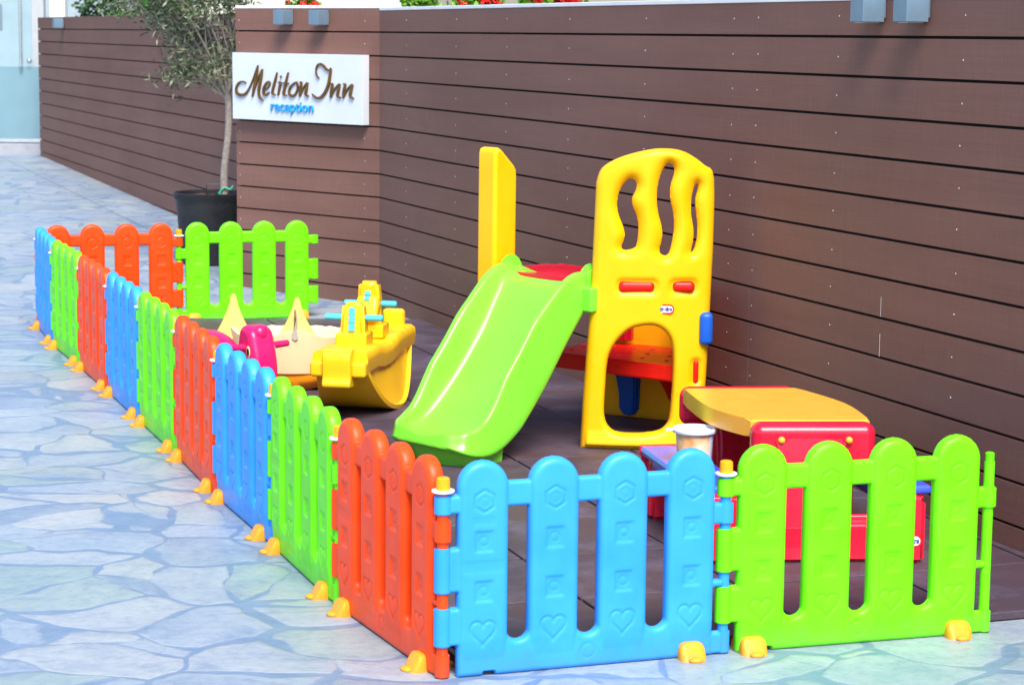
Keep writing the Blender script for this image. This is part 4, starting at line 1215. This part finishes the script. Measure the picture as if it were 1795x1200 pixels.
bmesh.ops.create_uvsphere(bm, u_segments=28, v_segments=16, radius=1, matrix=Matrix.Translation((-.07, .28, .19)) @ Matrix.Diagonal((.125, .21, .165, 1)))
obj('body', bm, P['magenta'], mr, 180)
for s_ in (-1, 1):
    bm = bmesh.new(); pts = [(s_*.07, -.16, .10), (s_*.08, -.02, .03), (s_*.08, .16, .015), (s_*.08, .36, .03), (s_*.07, .48, .10)]
    tube(bm, pts, .015, 8); obj('runner', bm, P['magenta'], mr)

# =================================================================== CREAM ROCKER
cx_, cy_ = -1.0, 9.93
cr_t = thing('spiked_rocker', 'cream rocking boat with two pointed golden horns on orange base', 'rocking toy', (cx_, cy_, MZ))
bm = bmesh.new()
seg = 72; RX, RY = .31, .27
def rimz(a):
    z = .235+.003*math.sin(a*26)
    for a0, hh in ((-1.455, .045), (-2.75, .045), (-.5, .02)):
        dd = (a-a0+math.pi) % (2*math.pi)-math.pi; z += hh*math.exp(-(dd/.35)**2)
    return z
lv = [0, .2, .45, .7, .88, 1]
outr = []
for j, u in enumerate(lv):
    ring = []
    for k in range(seg):
        a = 2*math.pi*k/seg; rz_ = rimz(a); r_ = .93+.07*u**.7
        z = .085+(rz_-.085)*u
        ring.append(bm.verts.new((RX*r_*math.cos(a), RY*r_*math.sin(a), z)))
    outr.append(ring)
inn = []
for j, (u, rr_) in enumerate(((1.02, .96), (.98, .91), (.7, .84), (.4, .78))):
    inn.append([bm.verts.new((RX*rr_*math.cos(2*math.pi*k/seg), RY*rr_*math.sin(2*math.pi*k/seg), .085+(rimz(2*math.pi*k/seg)-.085)*u)) for k in range(seg)])
allr = outr+inn
for a, b_ in zip(allr, allr[1:]):
    for k in range(seg): bm.faces.new((a[k], a[(k+1) % seg], b_[(k+1) % seg], b_[k]))
bm.faces.new(allr[0]); bm.faces.new(allr[-1])
obj('tub', bm, P['cream'], cr_t, 60)
def horn(ax, ay, ht, wbase):
    bm = bmesh.new(); rings = []
    n = 14
    for i in range(n+1):
        u = i/n; z = .225+(ht-.225)*u
        r_ = wbase*((1-u)**1.7*.8+.2*(1-u))+.010
        if i == n: r_ = .006
        rings.append([bm.verts.new((ax+r_*1.05*math.cos(2*math.pi*k/20), ay+r_*.42*math.sin(2*math.pi*k/20), z)) for k in range(20)])
    for a, b_ in zip(rings, rings[1:]):
        for k in range(20): bm.faces.new((a[k], a[(k+1) % 20], b_[(k+1) % 20], b_[k]))
    bm.faces.new(rings[-1]); bm.faces.new(rings[0])
    return obj('horn', bm, P['spike'], cr_t, 70)
h1 = horn(.037, -.214, .425, .090)
horn(-.262, -.10, .425, .08)
# teardrop hollow on the near horn: pale bead set in a grey groove
bm = bmesh.new()
dp = [(.030, .375), (.034, .330), (.027, .290), (.017, .262), (.018, .244), (.032, .234), (.046, .242), (.046, .258), (.040, .285), (.040, .330), (.034, .375)]
prism(bm, dp, 0, .022, .003, Matrix.Translation((0, -.238, 0)) @ Matrix(((1, 0, 0, 0), (0, 0, -1, -.012), (0, 1, 0, 0), (0, 0, 0, 1))))
obj('teardrop', bm, simple('groove_grey', (.42, .36, .28), .5), h1, 50)
bm = bmesh.new(); n = 20; rings = []
for i in range(n+1):
    x = -.30+.62*i/n; zb = .0+.11*abs(x/.31)**2.2; zt = .10+.03*(x/.31)**2
    zt = max(zt, zb+.02); w_ = .20*math.sqrt(max(.15, 1-(x/.36)**2))
    rings.append([bm.verts.new((x, y, z)) for y, z in ((-w_-.035, zt), (-w_-.04, (zt+zb)/2), (-w_, zb), (w_, zb), (w_+.04, (zt+zb)/2), (w_+.035, zt))])
for a, b_ in zip(rings, rings[1:]):
    for k in range(6): bm.faces.new((a[k], a[(k+1) % 6], b_[(k+1) % 6], b_[k]))
bm.faces.new(rings[0]); bm.faces.new(rings[-1])
obj('rocking_base', bm, P['orange'], cr_t, 50)

S.cycles.use_denoising = True
S.cycles.max_bounces = 8
